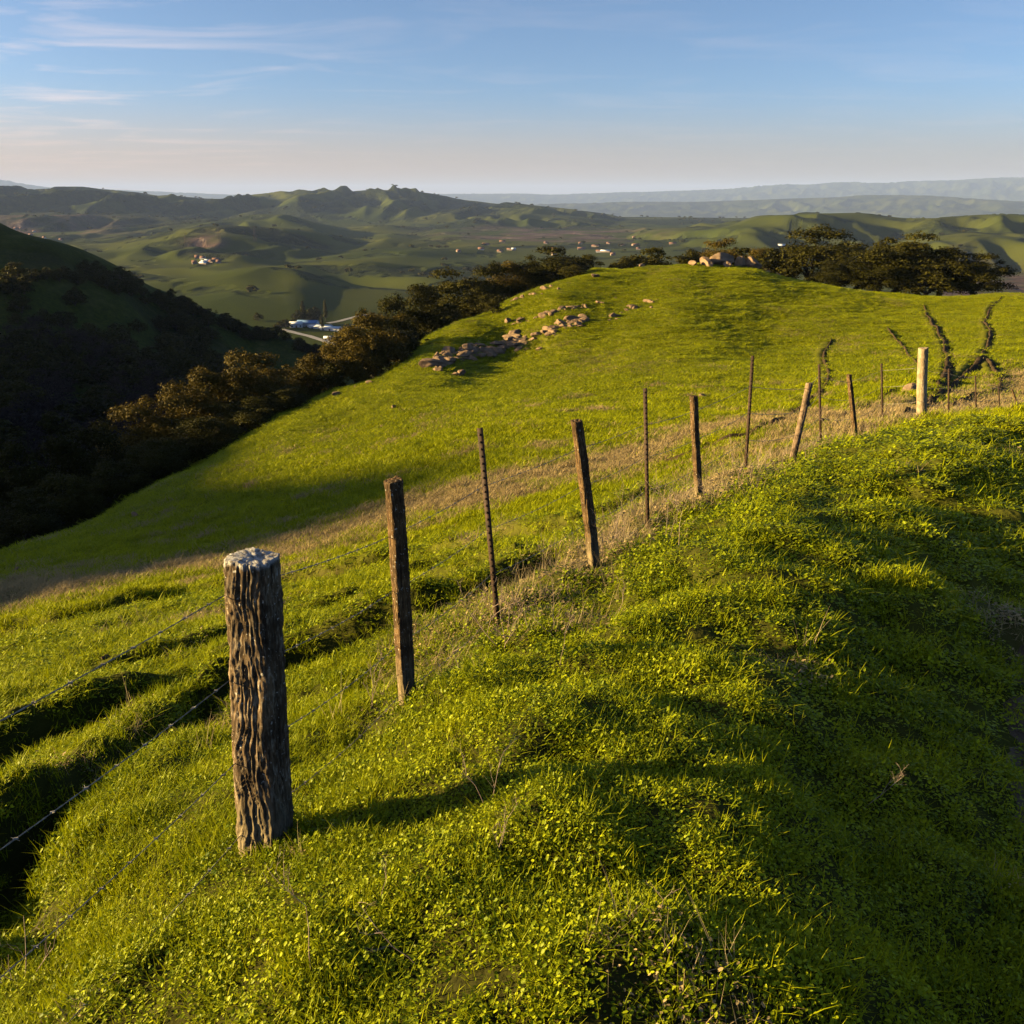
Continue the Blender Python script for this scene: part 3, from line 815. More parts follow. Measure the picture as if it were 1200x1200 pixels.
def make_tree_meshes(kind, seed, nleaf, lsize):
    rg = random.Random(seed)
    V, Fq = [], []
    lobes = []
    if kind in ('oak', 'bare', 'bush'):
        th = .12 if kind != 'bush' else .05
        tr = .035
        base_pts = [(0, 0, -.08), (rg.uniform(-.02, .02), rg.uniform(-.02, .02), th * .5), (rg.uniform(-.03, .03), rg.uniform(-.03, .03), th)]
        tube(base_pts, [tr * 1.5, tr * 1.1, tr * .95], 8, V, Fq)
        nl = rg.randint(7, 9) if kind != 'bush' else 6
        for k in range(nl):
            a = k * 6.283 / nl + rg.uniform(-.4, .4); q = rg.uniform(.22, .36); h = rg.uniform(.34, .60)
            e = (q * math.cos(a), q * math.sin(a), h)
            mid = (e[0] * .45, e[1] * .45, th + (h - th) * .6)
            tube([base_pts[-1], mid, e], [tr * .6, tr * .38, tr * .12], 6, V, Fq)
            for j in range(2):
                e2 = (e[0] + rg.uniform(-.13, .13), e[1] + rg.uniform(-.13, .13), e[2] + rg.uniform(.04, .16))
                tube([mid, ((mid[0] + e2[0]) / 2 + .02, (mid[1] + e2[1]) / 2, (mid[2] + e2[2]) / 2 + .02), e2], [tr * .3, tr * .2, tr * .06], 5, V, Fq)
            lobes.append((e[0], e[1], h, rg.uniform(.13, .2), rg.uniform(.12, .19)))
            q2 = rg.uniform(.26, .38)
            lobes.append((q2 * math.cos(a + .3), q2 * math.sin(a + .3), rg.uniform(.16, .30), rg.uniform(.11, .17), rg.uniform(.11, .17)))
        for k in range(rg.randint(4, 6)):
            a = rg.uniform(0, 6.28); q = rg.uniform(.02, .2)
            lobes.append((q * math.cos(a), q * math.sin(a), rg.uniform(.64, .86), rg.uniform(.11, .18), rg.uniform(.09, .13)))
        lobes.append((0, 0, .45, .33, .3))
        for k in range(14):
            a = rg.uniform(0, 6.28); q = rg.uniform(.2, .46)
            lobes.append((q * math.cos(a), q * math.sin(a), rg.uniform(.2, .8) - .45 * max(0, q - .3), rg.uniform(.05, .09), rg.uniform(.04, .08)))
    else:  # tall narrow tree
        tube([(0, 0, -.05), (.01, 0, .4), (0, .01, .9)], [.03, .02, .006], 7, V, Fq)
        for k in range(16):
            h = .22 + .75 * k / 15; w = .17 * math.sin(math.pi * (h * .8 + .15)) + .03; a = rg.uniform(0, 6.28); q = rg.uniform(.0, .07)
            lobes.append((q * math.cos(a), q * math.sin(a), h, w * rg.uniform(.7, 1.1), .08))
            tube([(0, 0, h - .1), (q * math.cos(a), q * math.sin(a), h)], [.008, .003], 4, V, Fq)
    tv, tf = crown_leaves(lobes, nleaf, lsize, seed, inner=.45 if kind != 'bare' else .9)
    return (V, Fq), (tv, tf)

TREE = {}
def tree_kind(key, kind, seed, nleaf, lsize, mat, name, cat):
    (V, Fq), (tv, tf) = make_tree_meshes(kind, seed, nleaf, lsize)
    TREE[key] = (quads_mesh(name + '_trunk', V, Fq, True, (M_BARK,)), quads_mesh(name + '_crown', tv, tf, False, (mat,)), name, cat)
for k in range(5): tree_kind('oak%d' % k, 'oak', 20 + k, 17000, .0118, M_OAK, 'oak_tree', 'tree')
for k in range(3): tree_kind('gold%d' % k, 'oak', 40 + k, 17000, .0118, M_OAK_SUNLIT, 'oak_tree', 'tree')
for k in range(2): tree_kind('bush%d' % k, 'bush', 60 + k, 4000, .022, M_OAK, 'bush', 'bush')
for k in range(3): tree_kind('far%d' % k, 'oak', 70 + k, 1500, .034, M_OAK, 'oak_tree', 'tree')
for k in range(2): tree_kind('bare%d' % k, 'bare', 80 + k, 2600, .016, M_BARE, 'bare_tree', 'tree')
for k in range(2): tree_kind('tall%d' % k, 'tall', 90 + k, 1600, .026, M_OAK, 'tall_tree', 'tree')
_first = {}
def tree(key, x, y, h, w, label, group=None, rz=None, sink=.0, z=None):
    z = Hs(x, y) if z is None else z
    tm, cm, name, cat = TREE[key]
    rz = random.uniform(0, 6.28) if rz is None else rz
    sc_ = (w, w, h)
    if key not in _first:
        e = empty(name, (x, y, z - sink), label, cat, group); e.rotation_euler = (0, 0, rz); e.scale = sc_
        link('trunk', tm, e); link('crown', cm, e)
        _first[key] = e; return e
    return copy_tree(_first[key], (x, y, z - sink), rz, sc_, label, group)
def tree_px(key, px, top, D, wpx, label, group=None, minh=2.0):
    a, b, c = ray(px, top)
    x = D * a / b; zt = D * c / b; g = Hs(x, D)
    h = max(zt - g, minh) / .92
    return tree(key, x, D, h, max(wpx / 1000 * D / b * 1.34, .78 * h), label, group, z=g)

KN = 'oaks behind the brow of the grassy knoll'
SL = 'oaks along the gully below the grassy slope'
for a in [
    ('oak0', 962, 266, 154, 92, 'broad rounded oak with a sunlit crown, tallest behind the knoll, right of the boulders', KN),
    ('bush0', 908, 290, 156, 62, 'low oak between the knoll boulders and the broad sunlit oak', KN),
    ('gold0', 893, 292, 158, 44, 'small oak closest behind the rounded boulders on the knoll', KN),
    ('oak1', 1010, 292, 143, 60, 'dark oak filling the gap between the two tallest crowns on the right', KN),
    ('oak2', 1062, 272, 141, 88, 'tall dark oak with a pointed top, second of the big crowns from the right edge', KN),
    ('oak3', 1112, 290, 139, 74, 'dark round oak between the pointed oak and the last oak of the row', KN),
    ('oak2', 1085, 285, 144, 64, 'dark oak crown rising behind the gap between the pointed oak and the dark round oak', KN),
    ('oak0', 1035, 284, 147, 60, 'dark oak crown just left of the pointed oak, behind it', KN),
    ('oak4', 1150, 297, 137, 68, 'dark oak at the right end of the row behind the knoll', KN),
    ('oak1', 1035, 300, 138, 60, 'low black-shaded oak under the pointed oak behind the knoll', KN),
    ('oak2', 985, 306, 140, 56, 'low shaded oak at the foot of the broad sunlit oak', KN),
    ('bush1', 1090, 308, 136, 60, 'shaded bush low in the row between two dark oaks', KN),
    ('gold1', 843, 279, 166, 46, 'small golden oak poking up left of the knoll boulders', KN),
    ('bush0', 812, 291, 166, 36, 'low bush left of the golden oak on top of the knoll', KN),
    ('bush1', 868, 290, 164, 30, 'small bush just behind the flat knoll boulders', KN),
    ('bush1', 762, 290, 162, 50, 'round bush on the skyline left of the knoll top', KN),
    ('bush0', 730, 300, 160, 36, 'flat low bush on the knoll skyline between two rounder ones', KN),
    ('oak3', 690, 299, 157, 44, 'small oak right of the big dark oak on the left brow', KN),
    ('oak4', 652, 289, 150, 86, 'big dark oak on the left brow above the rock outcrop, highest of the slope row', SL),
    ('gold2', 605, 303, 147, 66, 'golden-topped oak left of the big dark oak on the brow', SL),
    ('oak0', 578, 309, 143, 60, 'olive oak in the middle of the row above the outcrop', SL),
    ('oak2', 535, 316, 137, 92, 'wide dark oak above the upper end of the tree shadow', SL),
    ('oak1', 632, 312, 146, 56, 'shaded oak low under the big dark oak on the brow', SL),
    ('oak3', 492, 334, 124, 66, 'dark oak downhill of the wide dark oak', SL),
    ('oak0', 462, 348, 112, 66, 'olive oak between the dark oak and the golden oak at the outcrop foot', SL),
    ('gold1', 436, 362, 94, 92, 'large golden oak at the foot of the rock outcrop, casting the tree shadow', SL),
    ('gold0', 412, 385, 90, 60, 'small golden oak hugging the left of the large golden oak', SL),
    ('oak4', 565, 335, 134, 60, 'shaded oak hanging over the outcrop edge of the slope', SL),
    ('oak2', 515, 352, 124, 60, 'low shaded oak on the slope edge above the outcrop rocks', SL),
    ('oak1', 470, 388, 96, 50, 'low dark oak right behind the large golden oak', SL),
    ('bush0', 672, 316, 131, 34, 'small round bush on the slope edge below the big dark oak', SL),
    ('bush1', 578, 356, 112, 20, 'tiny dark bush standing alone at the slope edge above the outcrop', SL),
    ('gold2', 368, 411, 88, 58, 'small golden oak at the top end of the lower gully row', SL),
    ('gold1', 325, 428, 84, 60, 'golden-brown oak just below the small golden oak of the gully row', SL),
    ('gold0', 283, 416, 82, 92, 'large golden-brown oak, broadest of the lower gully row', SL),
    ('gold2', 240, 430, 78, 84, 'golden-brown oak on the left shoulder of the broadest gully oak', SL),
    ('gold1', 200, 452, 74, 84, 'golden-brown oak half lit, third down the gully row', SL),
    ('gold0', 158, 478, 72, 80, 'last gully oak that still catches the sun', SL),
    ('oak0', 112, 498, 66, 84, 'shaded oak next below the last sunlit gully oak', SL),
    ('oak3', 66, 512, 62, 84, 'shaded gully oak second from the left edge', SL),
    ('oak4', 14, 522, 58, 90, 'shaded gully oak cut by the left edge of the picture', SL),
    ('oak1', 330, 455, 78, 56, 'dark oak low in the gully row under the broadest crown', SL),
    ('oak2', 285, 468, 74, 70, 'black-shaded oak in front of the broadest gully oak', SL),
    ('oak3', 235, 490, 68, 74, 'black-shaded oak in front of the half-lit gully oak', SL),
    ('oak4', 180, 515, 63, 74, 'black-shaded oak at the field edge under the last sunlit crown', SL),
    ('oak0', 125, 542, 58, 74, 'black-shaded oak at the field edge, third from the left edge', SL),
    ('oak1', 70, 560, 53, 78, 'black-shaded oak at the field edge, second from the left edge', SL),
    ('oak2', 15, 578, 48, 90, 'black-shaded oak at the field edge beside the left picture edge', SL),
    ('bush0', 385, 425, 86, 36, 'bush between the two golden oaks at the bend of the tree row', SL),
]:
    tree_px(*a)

# shaded wood on the far side of the gully and scattered oaks on the left hill
def scat_trees():
    n = 0
    singles = [(165, 430), (57, 435), (50, 490), (85, 485), (275, 455), (340, 420), (385, 435), (270, 500), (75, 550), (60, 590), (160, 600),
               (250, 590), (310, 650), (430, 440), (480, 460), (130, 440), (210, 440), (240, 430), (20, 480), (300, 410), (265, 525), (215, 600)]
    pts = [(a / 3, b / 3 + 183, 1) for a, b in singles]
    rg = random.Random(5)
    line = [(95, 318), (140, 335), (175, 345), (210, 357), (240, 366), (270, 378), (300, 388), (330, 398), (365, 408), (385, 415)]
    for i in range(len(line) - 1):
        for k in range(5):
            t = rg.random(); pts.append((line[i][0] * (1 - t) + line[i + 1][0] * t + rg.uniform(-5, 5), line[i][1] * (1 - t) + line[i + 1][1] * t + rg.uniform(0, 12), 1))
    for k in range(26): pts.append((rg.uniform(130, 250), rg.uniform(352, 400), 1))
    for px, py, s in pts:
        h = hit(px, py, None, 150, 700)
        if h is None or h[1] > 600: continue
        hh = rg.uniform(3.8, 6.5)
        tree('far%d' % rg.randint(0, 2), h[0], h[1], hh, hh * rg.uniform(1.1, 1.6), 'small dark oak dotted over the shaded upper slope of the left hill', 'oaks dotted on the left hill', z=h[2] - .3)
    for k in range(165):
        px = rg.uniform(0, 300); py = rg.uniform(415, 505) if k < 100 else rg.uniform(405, 440)
        if k >= 130: px = rg.uniform(-10, 190); py = rg.uniform(490, 575)
        if px > 180 + (py - 400) * .9 + 60: continue
        h = hit(px, py, None, 120, 700)
        if h is None or h[1] > 520: continue
        hh = rg.uniform(7, 10)
        if rg.random() < .6 and px < 200:
            tree('bare%d' % rg.randint(0, 1), h[0], h[1], hh, hh * rg.uniform(1.1, 1.4), 'leafless grey-brown tree in the shaded wood below the left hill', 'bare trees in the gully wood', z=h[2] - .3)
        else:
            tree('far%d' % rg.randint(0, 2), h[0], h[1], hh, hh * rg.uniform(1.1, 1.5), 'dark oak in the dense shaded wood below the left hill', 'oaks in the gully wood', z=h[2] - .3)
scat_trees()

# far woodland, uncountable
def far_wood():
    FC = bpy.data.collections.new('far_tree_kinds')
    for k in range(3):
        V, f = crown_leaves([(0, 0, .5, .55, .45), (.2, .1, .6, .35, .35), (-.25, -.1, .5, .35, .3)], 60, .17, 200 + k, .3)
        me = quads_mesh('far_crown', V, f, False, (M_OAK,)); FC.objects.link(bpy.data.objects.new('far_crown_%d' % k, me))
    xy = ring_points(700, 9000, lambda r: 160 / r ** 1.55 * .12 if False else 2.2 / (r ** 1.15), -36, 36)
    x, y = xy[:, 0], xy[:, 1]
    w = wood_mask(x, y)
    cl = fbm(x / 90, y / 90, 3, 601)
    m = (RNG.random(len(x)) < w * np.clip(.35 + cl, 0, 1)) | ((RNG.random(len(x)) < .004))
    x, y = x[m], y[m]; n = len(x); r = np.hypot(x, y)
    s = RNG.uniform(6, 11, n) * np.clip(r / 3000, 1, 1.35)
    print('far wood', n)
    o = scatter('far_woodland', 'dark woodland patches on the hazy far hills', np.stack([x, y, H_base(x, y) - 1], 1), RNG.integers(0, 3, n),
                np.stack([x * 0, x * 0, RNG.uniform(0, 6, n)], 1), np.stack([s * 1.3, s * 1.3, s], 1), x * 0, 'woodland')
    gn(o, FC)
far_wood()

# ------------------------------------------------------------------ rocks
from mathutils import noise as mn
def rock_mesh(seed, flat=.7):
    import bmesh
    bm = bmesh.new(); bmesh.ops.create_icosphere(bm, subdivisions=4, radius=.5)
    rg = random.Random(seed)
    planes = []
    for k in range(11):
        v = Vector((rg.gauss(0, 1), rg.gauss(0, 1), rg.gauss(0, 1))).normalized(); planes.append((v, rg.uniform(.26, .42)))
    for v in bm.verts:
        p = v.co.copy()
        for nrm, d in planes:
            k = p.dot(nrm) - d
            if k > 0: p -= nrm * k * .93
        p += p.normalized() * (mn.fractal(p * 4 + Vector((seed, 0, 0)), 1, 2, 4) * .045)
        v.co = Vector((p.x, p.y * .8, p.z * flat))
    me = bpy.data.meshes.new('rock'); bm.to_mesh(me); bm.free()
    me.materials.append(M_ROCK)
    for p in me.polygons: p.use_smooth = (p.index % 1 == 0)
    try: me.set_sharp_from_angle(angle=R(28))
    except Exception: pass
    return me
ROCKS = [rock_mesh(k, .55 + .08 * (k % 5)) for k in range(9)]
def rock(x, y, s, label, group=None, k=None, sink=.24, name='rock', sz=(1, 1, 1)):
    k = random.randrange(9) if k is None else k
    o = link(name, ROCKS[k], None, (x, y, Hs(x, y) + s * (.30 - sink) * sz[2]))
    o.rotation_euler = (random.uniform(-.25, .25), random.uniform(-.25, .25), random.uniform(0, 6.28)); o.scale = (s * sz[0], s * sz[1], s * sz[2])
    return tag(o, label, 'rock', group)
rr = random.Random(9)
def rock_band(line, n, sp, smin, smax, label, group):
    for k in range(n):
        t = rr.random() * (len(line) - 1); i = int(t); f = t - i
        px = line[i][0] * (1 - f) + line[i + 1][0] * f + rr.gauss(0, 3)
        py = line[i][1] * (1 - f) + line[i + 1][1] * f + rr.gauss(0, sp)
        h = hit(px, py, None, 40, 200)
        if h is None: continue
        s = smin + (smax - smin) * rr.random() ** 1.8
        rock(h[0], h[1], s, label, group, sz=(rr.uniform(.9, 1.7), rr.uniform(.7, 1.2), rr.uniform(.45, .95)))
rock_band([(508, 428), (530, 420), (560, 412), (590, 406), (612, 398)], 165, 4.5, .45, 2.0, 'weathered tan rock in the lower thick part of the outcrop on the knoll slope', 'rocks of the lower outcrop')
rock_band([(608, 400), (640, 390), (668, 380), (686, 374)], 66, 3.2, .35, 1.6, 'weathered tan rock in the ragged middle stretch of the outcrop', 'rocks of the middle outcrop')
rock_band([(596, 380), (625, 373), (650, 366), (690, 357), (735, 350)], 34, 1.8, .35, 1.5, 'pale rock in the thin upper line of the outcrop', 'rocks of the upper outcrop line')
rock_band([(706, 377), (722, 371), (745, 362), (772, 352)], 18, 2, .4, 1.2, 'pale rock in the short right-hand line of the outcrop', 'rocks of the right outcrop line')
rock_band([(605, 352), (630, 344), (655, 338)], 12, 2, .5, 1.4, 'pale rock on the slope edge below the big dark oak', 'rocks on the slope edge')
rock_band([(392, 462), (412, 452), (440, 442), (480, 432)], 14, 4, .4, 1.1, 'half-shaded rock around the foot of the large golden oak', 'rocks under the golden oak')
for px, py, s, sz, lab in [
    (828, 304, 2.6, (1.6, 1, .9), 'long pale boulder at the left of the group on top of the knoll'),
    (846, 300, 3.2, (1.5, 1, 1), 'wide flat-topped boulder in the middle of the knoll-top group'),
    (866, 303, 2.6, (1.1, 1, 1.1), 'rounded boulder in the middle right of the knoll-top group'),
    (880, 306, 3.0, (1.2, 1, 1.1), 'large rounded tan boulder at the right of the knoll-top group'),
    (852, 314, 2.0, (1.6, 1, .8), 'low pale slab standing alone in the grass before the knoll-top group'),
    (812, 308, 1.6, (1.2, 1, .8), 'small dark boulder left of the knoll-top group'),
    (900, 314, 1.2, (1, 1, .9), 'small pale stone right of the large rounded tan boulder'),
    (912, 317, 1.2, (1, 1, .9), 'last small pale stone beside the low oak on the knoll'),
    (752, 313, 1.3, (1.6, 1, .8), 'low rock on the skyline under the round bush'),
    (697, 325, 1.4, (1.4, 1, .8), 'pale rock at the slope edge right of the small round bush'),
    (535, 441, .9, (1.2, 1, 1), 'pair stone lying apart below the lower outcrop, left one'),
    (541, 440, 1.0, (1, 1, 1), 'pair stone lying apart below the lower outcrop, right one'),
    (632, 411, 1.0, (1.3, 1, .9), 'single stone lying just below the middle outcrop'),
    (461, 478, .55, (1.3, 1, .8), 'single tan stone in the grass below the large golden oak'),
    (448, 500, .35, (1.3, 1, .7), 'small flat stone in the open grass of the mid slope'),
    (158, 605, .45, (1.5, 1, .8), 'white stone lying in the shaded grass by the gully'),
    (20, 671, .35, (1.2, 1, .8), 'dark low stone in the shaded grass near the left edge'),
    (27, 685, .20, (1.2, 1, .8), 'small pale stone in the shaded grass near the left edge'),
    (124, 777, .10, (1.1, 1, 1), 'small white stone on the sunny grass left of the thick post'),
    (822, 455 + 10, .5, (1, 1, .8), 'small stone in the green field behind the slim steel posts'),
    (1068, 461, .9, (1, 1, .9), 'squat dark stone left of the pale round post'),
]:
    h = hit(px, py, None, 4, 220)
    if py < 319 and px > 750:
        h = at(px, 316, 139.5 if px < 845 or py > 310 else 142)
    if h is None: continue
    rock(h[0], h[1], s, lab, sz=sz, sink=.08)

# ------------------------------------------------------------------ fence
M_OLD = wood_material('old_post_wood', (.024, .016, .010), (.18, .115, .062), (.44, .35, .24))
M_OLD2 = wood_material('split_post_wood', (.03, .018, .010), (.15, .085, .035), (.34, .22, .11), vs=(60, 60, 3))
M_PALE = wood_material('pale_post_wood', (.20, .14, .08), (.42, .31, .19), (.55, .43, .29), lich=False, vs=(60, 60, 3))
M_STICK = wood_material('stick_post_wood', (.07, .045, .03), (.26, .175, .11), (.40, .29, .19), lich=False, vs=(60, 60, 3))
M_STEEL = simple('rusty_steel', (.018, .012, .009), (.06, .032, .02), 40, .75, .3, .001)
M_WIRE = simple('barbed_wire', (.14, .12, .10), (.36, .32, .27), 60, .55, .2, .001, spec=.5)

def post_mesh(name, L, w, d, seed, square=.7, grooves=.006, taper=.12, nz=150, na=96, sink=.25, mat=None, topcut=.01, bulge=0, lich=0.0):
    rg = random.Random(seed)
    Z = np.linspace(-sink, L, nz)
    A = np.linspace(0, 2 * np.pi, na, endpoint=False)
    zz, aa = np.meshgrid(Z, A, indexing='ij')
    c, s = np.cos(aa), np.sin(aa)
    aa0 = aa; aa = aa + .22 * perlin(zz * 3.1, aa * 0 + 2, seed + 20) + .10 * perlin(zz * 9 + 3, np.cos(aa) * 2, seed + 21)
    p = 2 + 5 * square
    rad = 1 / (np.abs(c) ** p + np.abs(s) ** p) ** (1 / p)
    t = np.clip(zz / L, 0, 1)
    k = 1 + taper * (1 - t) + bulge * np.exp(-((t - .15) / .2) ** 2)
    per = aa / (2 * np.pi)
    g = -np.abs(perlin(np.cos(aa) * 5 + 9, np.sin(aa) * 5 + zz * 1.1, seed)) * 1.0
    g2 = perlin(np.cos(aa) * 14 + zz * 1.5, np.sin(aa) * 14 + zz * 6.5, seed + 3)
    g3 = perlin(np.cos(aa) * 9, np.sin(aa) * 9 + zz * 26, seed + 5) * .6
    crack = -np.clip(.10 - np.abs(perlin(np.cos(aa) * 3.2 + 4, np.sin(aa) * 3.2 + zz * 1.3, seed + 8)), 0, 1) * 14
    chip = -np.clip(perlin(np.cos(aa) * 2 + 2, np.sin(aa) * 2 + zz * 4, seed + 9) - .28, 0, 1) * 3.2
    x = c * rad * w / 2 * k; y = s * rad * d / 2 * k
    dr = grooves * (1.2 * g + .8 * g2 + g3 + crack + chip)
    sx = .010 * np.sin(zz * 2.1 + seed); sy = .008 * np.sin(zz * 1.7 + seed * 2)
    x = x + c * dr + sx; y = y + s * dr + sy
    ztop = zz.copy()
    topf = lambda X_, Y_: topcut * (perlin(X_ * 11 + seed, Y_ * 11, seed + 2) + .45 * perlin(X_ * 45, Y_ * 45, seed + 6) + .2 * perlin(X_ * 120, Y_ * 120, seed + 7))
    ztop += (t ** 12) * topf(x[-1], y[-1])[None]
    V = np.stack([x, y, ztop], -1).reshape(-1, 3)
    i = np.arange(nz - 1)[:, None] * na + np.arange(na)[None]
    j = np.arange(nz - 1)[:, None] * na + (np.arange(na) + 1)[None] % na
    Fq = np.stack([i, j, j + na, i + na], -1).reshape(-1, 4)
    # top: concentric rings
    last = (nz - 1) * na
    rings = [.96, .88, .78, .66, .54, .42, .3, .18, .06]
    ring0 = V[last:last + na]; cen = ring0.mean(0)
    Vs = [V]; base = last; off = len(V); Fs = [Fq]
    for q in rings:
        rg_ = cen + (ring0 - cen) * q
        rg_[:, 2] = L + topf(rg_[:, 0], rg_[:, 1]) + .002
        Vs.append(rg_)
        ii = np.arange(na); jj = (ii + 1) % na
        Fs.append(np.stack([base + ii, base + jj, off + jj, off + ii], -1))
        base = off; off += na
    V = np.vstack(Vs); Fq = np.vstack(Fs)
    me = quads_mesh(name, V, Fq, True, (mat,))
    tz = V[:, 2]
    edge = perlin(V[:, 0] * 22, V[:, 1] * 22 + V[:, 2] * 6, seed + 12) * .03
    add_attr(me, 'lichen', sstep(L - .020, L - .004, tz + edge * .45) * .95 * lich)
    add_attr(me, 'low', 1 - sstep(L * .07, L * .30, tz + edge * 3))
    return me

# (base px, base py, D), top px, top py, kind, ...
TOPS = [(293, 652), (459, 563), (562, 502), (676, 493), (756, 455), (814, 464), (882, 417), (948, 449), (960, 427), (995, 439),
        (1033, 426), (1082, 408), (1112, 432), (1143, 440), (1170, 453), (1186, 456)]
KIND = ['old', 'old2', 'T', 'old2', 'T', 'old2', 'T', 'pale', 'T', 'old2', 'T', 'pale', 'T', 'T', 'T', 'thin']
LAB = ['thick weathered wooden post with white lichen on its top, nearest the camera',
       'narrow split wooden post lit orange down one edge, second along the fence',
       'slim dark steel post between the second and third wooden posts',
       'rough dark wooden post leaning left, amid dry weeds',
       'slim steel post just right of the rough leaning wooden post',
       'dark square wooden post between two slim steel posts mid fence',
       'tallest slim steel post, left of the pale post that leans right',
       'pale weathered stick post leaning strongly right in dry grass',
       'slim steel post just right of the pale leaning stick post',
       'thin dark wooden post leaning left, left of the pale round post',
       'slim steel post next left of the pale round post',
       'pale stout round wooden post, brightest of the fence',
       'short steel post next right of the pale round post',
       'short steel post second right of the pale round post',
       'short steel post third right of the pale round post',
       'last tiny tilted post by the right picture edge']
WID = [.192, .118, 0, .115, 0, .10, 0, .10, 0, .10, 0, .19, 0, 0, 0, .06]

def tpost_mesh(L, sink=.3):
    V, Fq = [], []
    def box(x0, x1, y0, y1, z0, z1):
        i = len(V)
        for z in (z0, z1):
            for x, y in ((x0, y0), (x1, y0), (x1, y1), (x0, y1)): V.append((x, y, z))
        Fq.extend([(i, i + 3, i + 2, i + 1), (i + 4, i + 5, i + 6, i + 7)])
        for k in range(4): Fq.append((i + k, i + (k + 1) % 4, i + 4 + (k + 1) % 4, i + 4 + k))
    box(-.021, .021, -.003, .003, -sink, L)          # flange
    box(-.0035, .0035, .0032, .036, -sink, L - .002)          # web
    z = .12
    while z < L - .03:
        box(-.007, .007, -.011, -.0032, z, z + .014); z += .054
    return quads_mesh('t_post', V, Fq, False, (M_STEEL,))

POSTS = []
for i, (b, tp) in enumerate(zip(POST_BASE, TOPS)):
    base = at(*b); g = Hs(base[0], base[1])
    # base stays on the ground; top reached in the picture's plane of the post
    D = base[1]
    top = at(tp[0], tp[1], D)
    base = np.array([base[0], D, g])
    v = top - base; L = float(np.linalg.norm(v))
    kd = KIND[i]
    if kd == 'old':
        me = post_mesh('post_wood', L, WID[i] * .9, .155, 5, .7, .0066, .10, 220, 150, mat=M_OLD, topcut=.008, bulge=.05, lich=1.0); rz = R(-14)
    elif kd == 'old2':
        me = post_mesh('post_wood', L, WID[i] * .8, WID[i] * .75, 10 + i, .7, .005, .05, 110, 64, mat=M_OLD2, topcut=.012); rz = R(32)
    elif kd == 'pale':
        me = post_mesh('post_wood', L, WID[i], WID[i], 30 + i, .0, .003, .04, 90, 64, mat=M_PALE if i > 8 else M_STICK, topcut=.01); rz = R(10)
    elif kd == 'thin':
        me = post_mesh('post_wood', L, .06, .06, 40, .3, .003, .04, 40, 32, mat=M_OLD2, topcut=.01); rz = 0
    else:
        me = tpost_mesh(L); rz = R(-32)
    o = link('steel_post' if kd == 'T' else 'fence_post', me, None, base)
    q = Vector((0, 0, 1)).rotation_difference(Vector(v))
    o.rotation_mode = 'QUATERNION'; o.rotation_quaternion = q @ Euler((0, 0, rz)).to_quaternion()
    tag(o, LAB[i], 'fence post', 'posts of the wire fence')
    POSTS.append((base, v, L, kd))

# wires: four strands, following the posts
def wires():
    # heights along post 1 taken from the picture rows
    rows = [688, 778, 873, 962]
    f1 = [(985 - r_) / (985 - 652.) for r_ in rows]
    # a post out of frame, before the first
    b1, v1, L1, _ = POSTS[0]
    b0 = b1 + np.array([-.332 * 2.3, -2.3, 0]); b0[2] = b1[2] + .28; v0 = v1.copy()
    for k in range(4):
        pts = [b0 + v0 * f1[k]]
        for j, (b, v, L, kd) in enumerate(POSTS):
            hgt = f1[k] * 1.30 * (1 if j == 0 else 1.0)
            fr = min(.97, (hgt if j == 0 else (hgt * .98)) / L) if j else f1[k]
            side = np.array([-.8, .5, 0]) * (.085 if kd == 'old' else .045 if kd in ('old2',) else .09 if WID[j] > .15 else .02)
            pts.append(b + v * fr + side * .9)
        path = []
        for a, c in zip(pts[:-1], pts[1:]):
            L = np.linalg.norm(c - a); n = max(2, int(L / .03)) if a[1] < 9 else max(2, int(L / .12))
            for q in range(n):
                t = q / n; p = a * (1 - t) + c * t; p = p.copy(); p[2] -= (.02 + .012 * k) * 4 * t * (1 - t) * L / 2
                path.append(p)
        path.append(pts[-1]); path = np.array(path)
        V, Fq = [], []
        s = np.concatenate([[0], np.cumsum(np.linalg.norm(np.diff(path, axis=0), axis=1))])
        for ph in (0, math.pi):
            m = path[:, 1] < 9.5
            a = s * 2 * math.pi / .11 + ph
            tw = np.stack([np.zeros(len(s)), np.cos(a), np.sin(a)], 1) * .0017
            tube(path + tw, [.0014 if q_ < 9 else .002 for q_ in path[:, 1]], 4, V, Fq)
        # barbs
        d = .06; nb = 0
        while d < s[-1] and nb < 260:
            p = np.array([np.interp(d, s, path[:, q]) for q in range(3)])
            for e in range(2):
                u = np.random.default_rng(nb * 7 + e + k).normal(size=3); u /= np.linalg.norm(u)
                tube([p - u * .013, p, p + u * .013], [.0006, .0014, .0006], 3, V, Fq)
            if p[1] < 12:
                tube([p + np.array([-.006, -.001, 0]), p + np.array([.006, .003, 0])], [.0036, .0036], 6, V, Fq)
            d += .13; nb += 1
        me = quads_mesh('barbed_wire', V, Fq, True, (M_WIRE,))
        nm = ['topmost', 'second from the top', 'third from the top', 'lowest'][k]
        tag(link('barbed_wire', me), 'rusty barbed wire strand strung along the posts, ' + nm, 'barbed wire', 'strands of the fence')
wires()

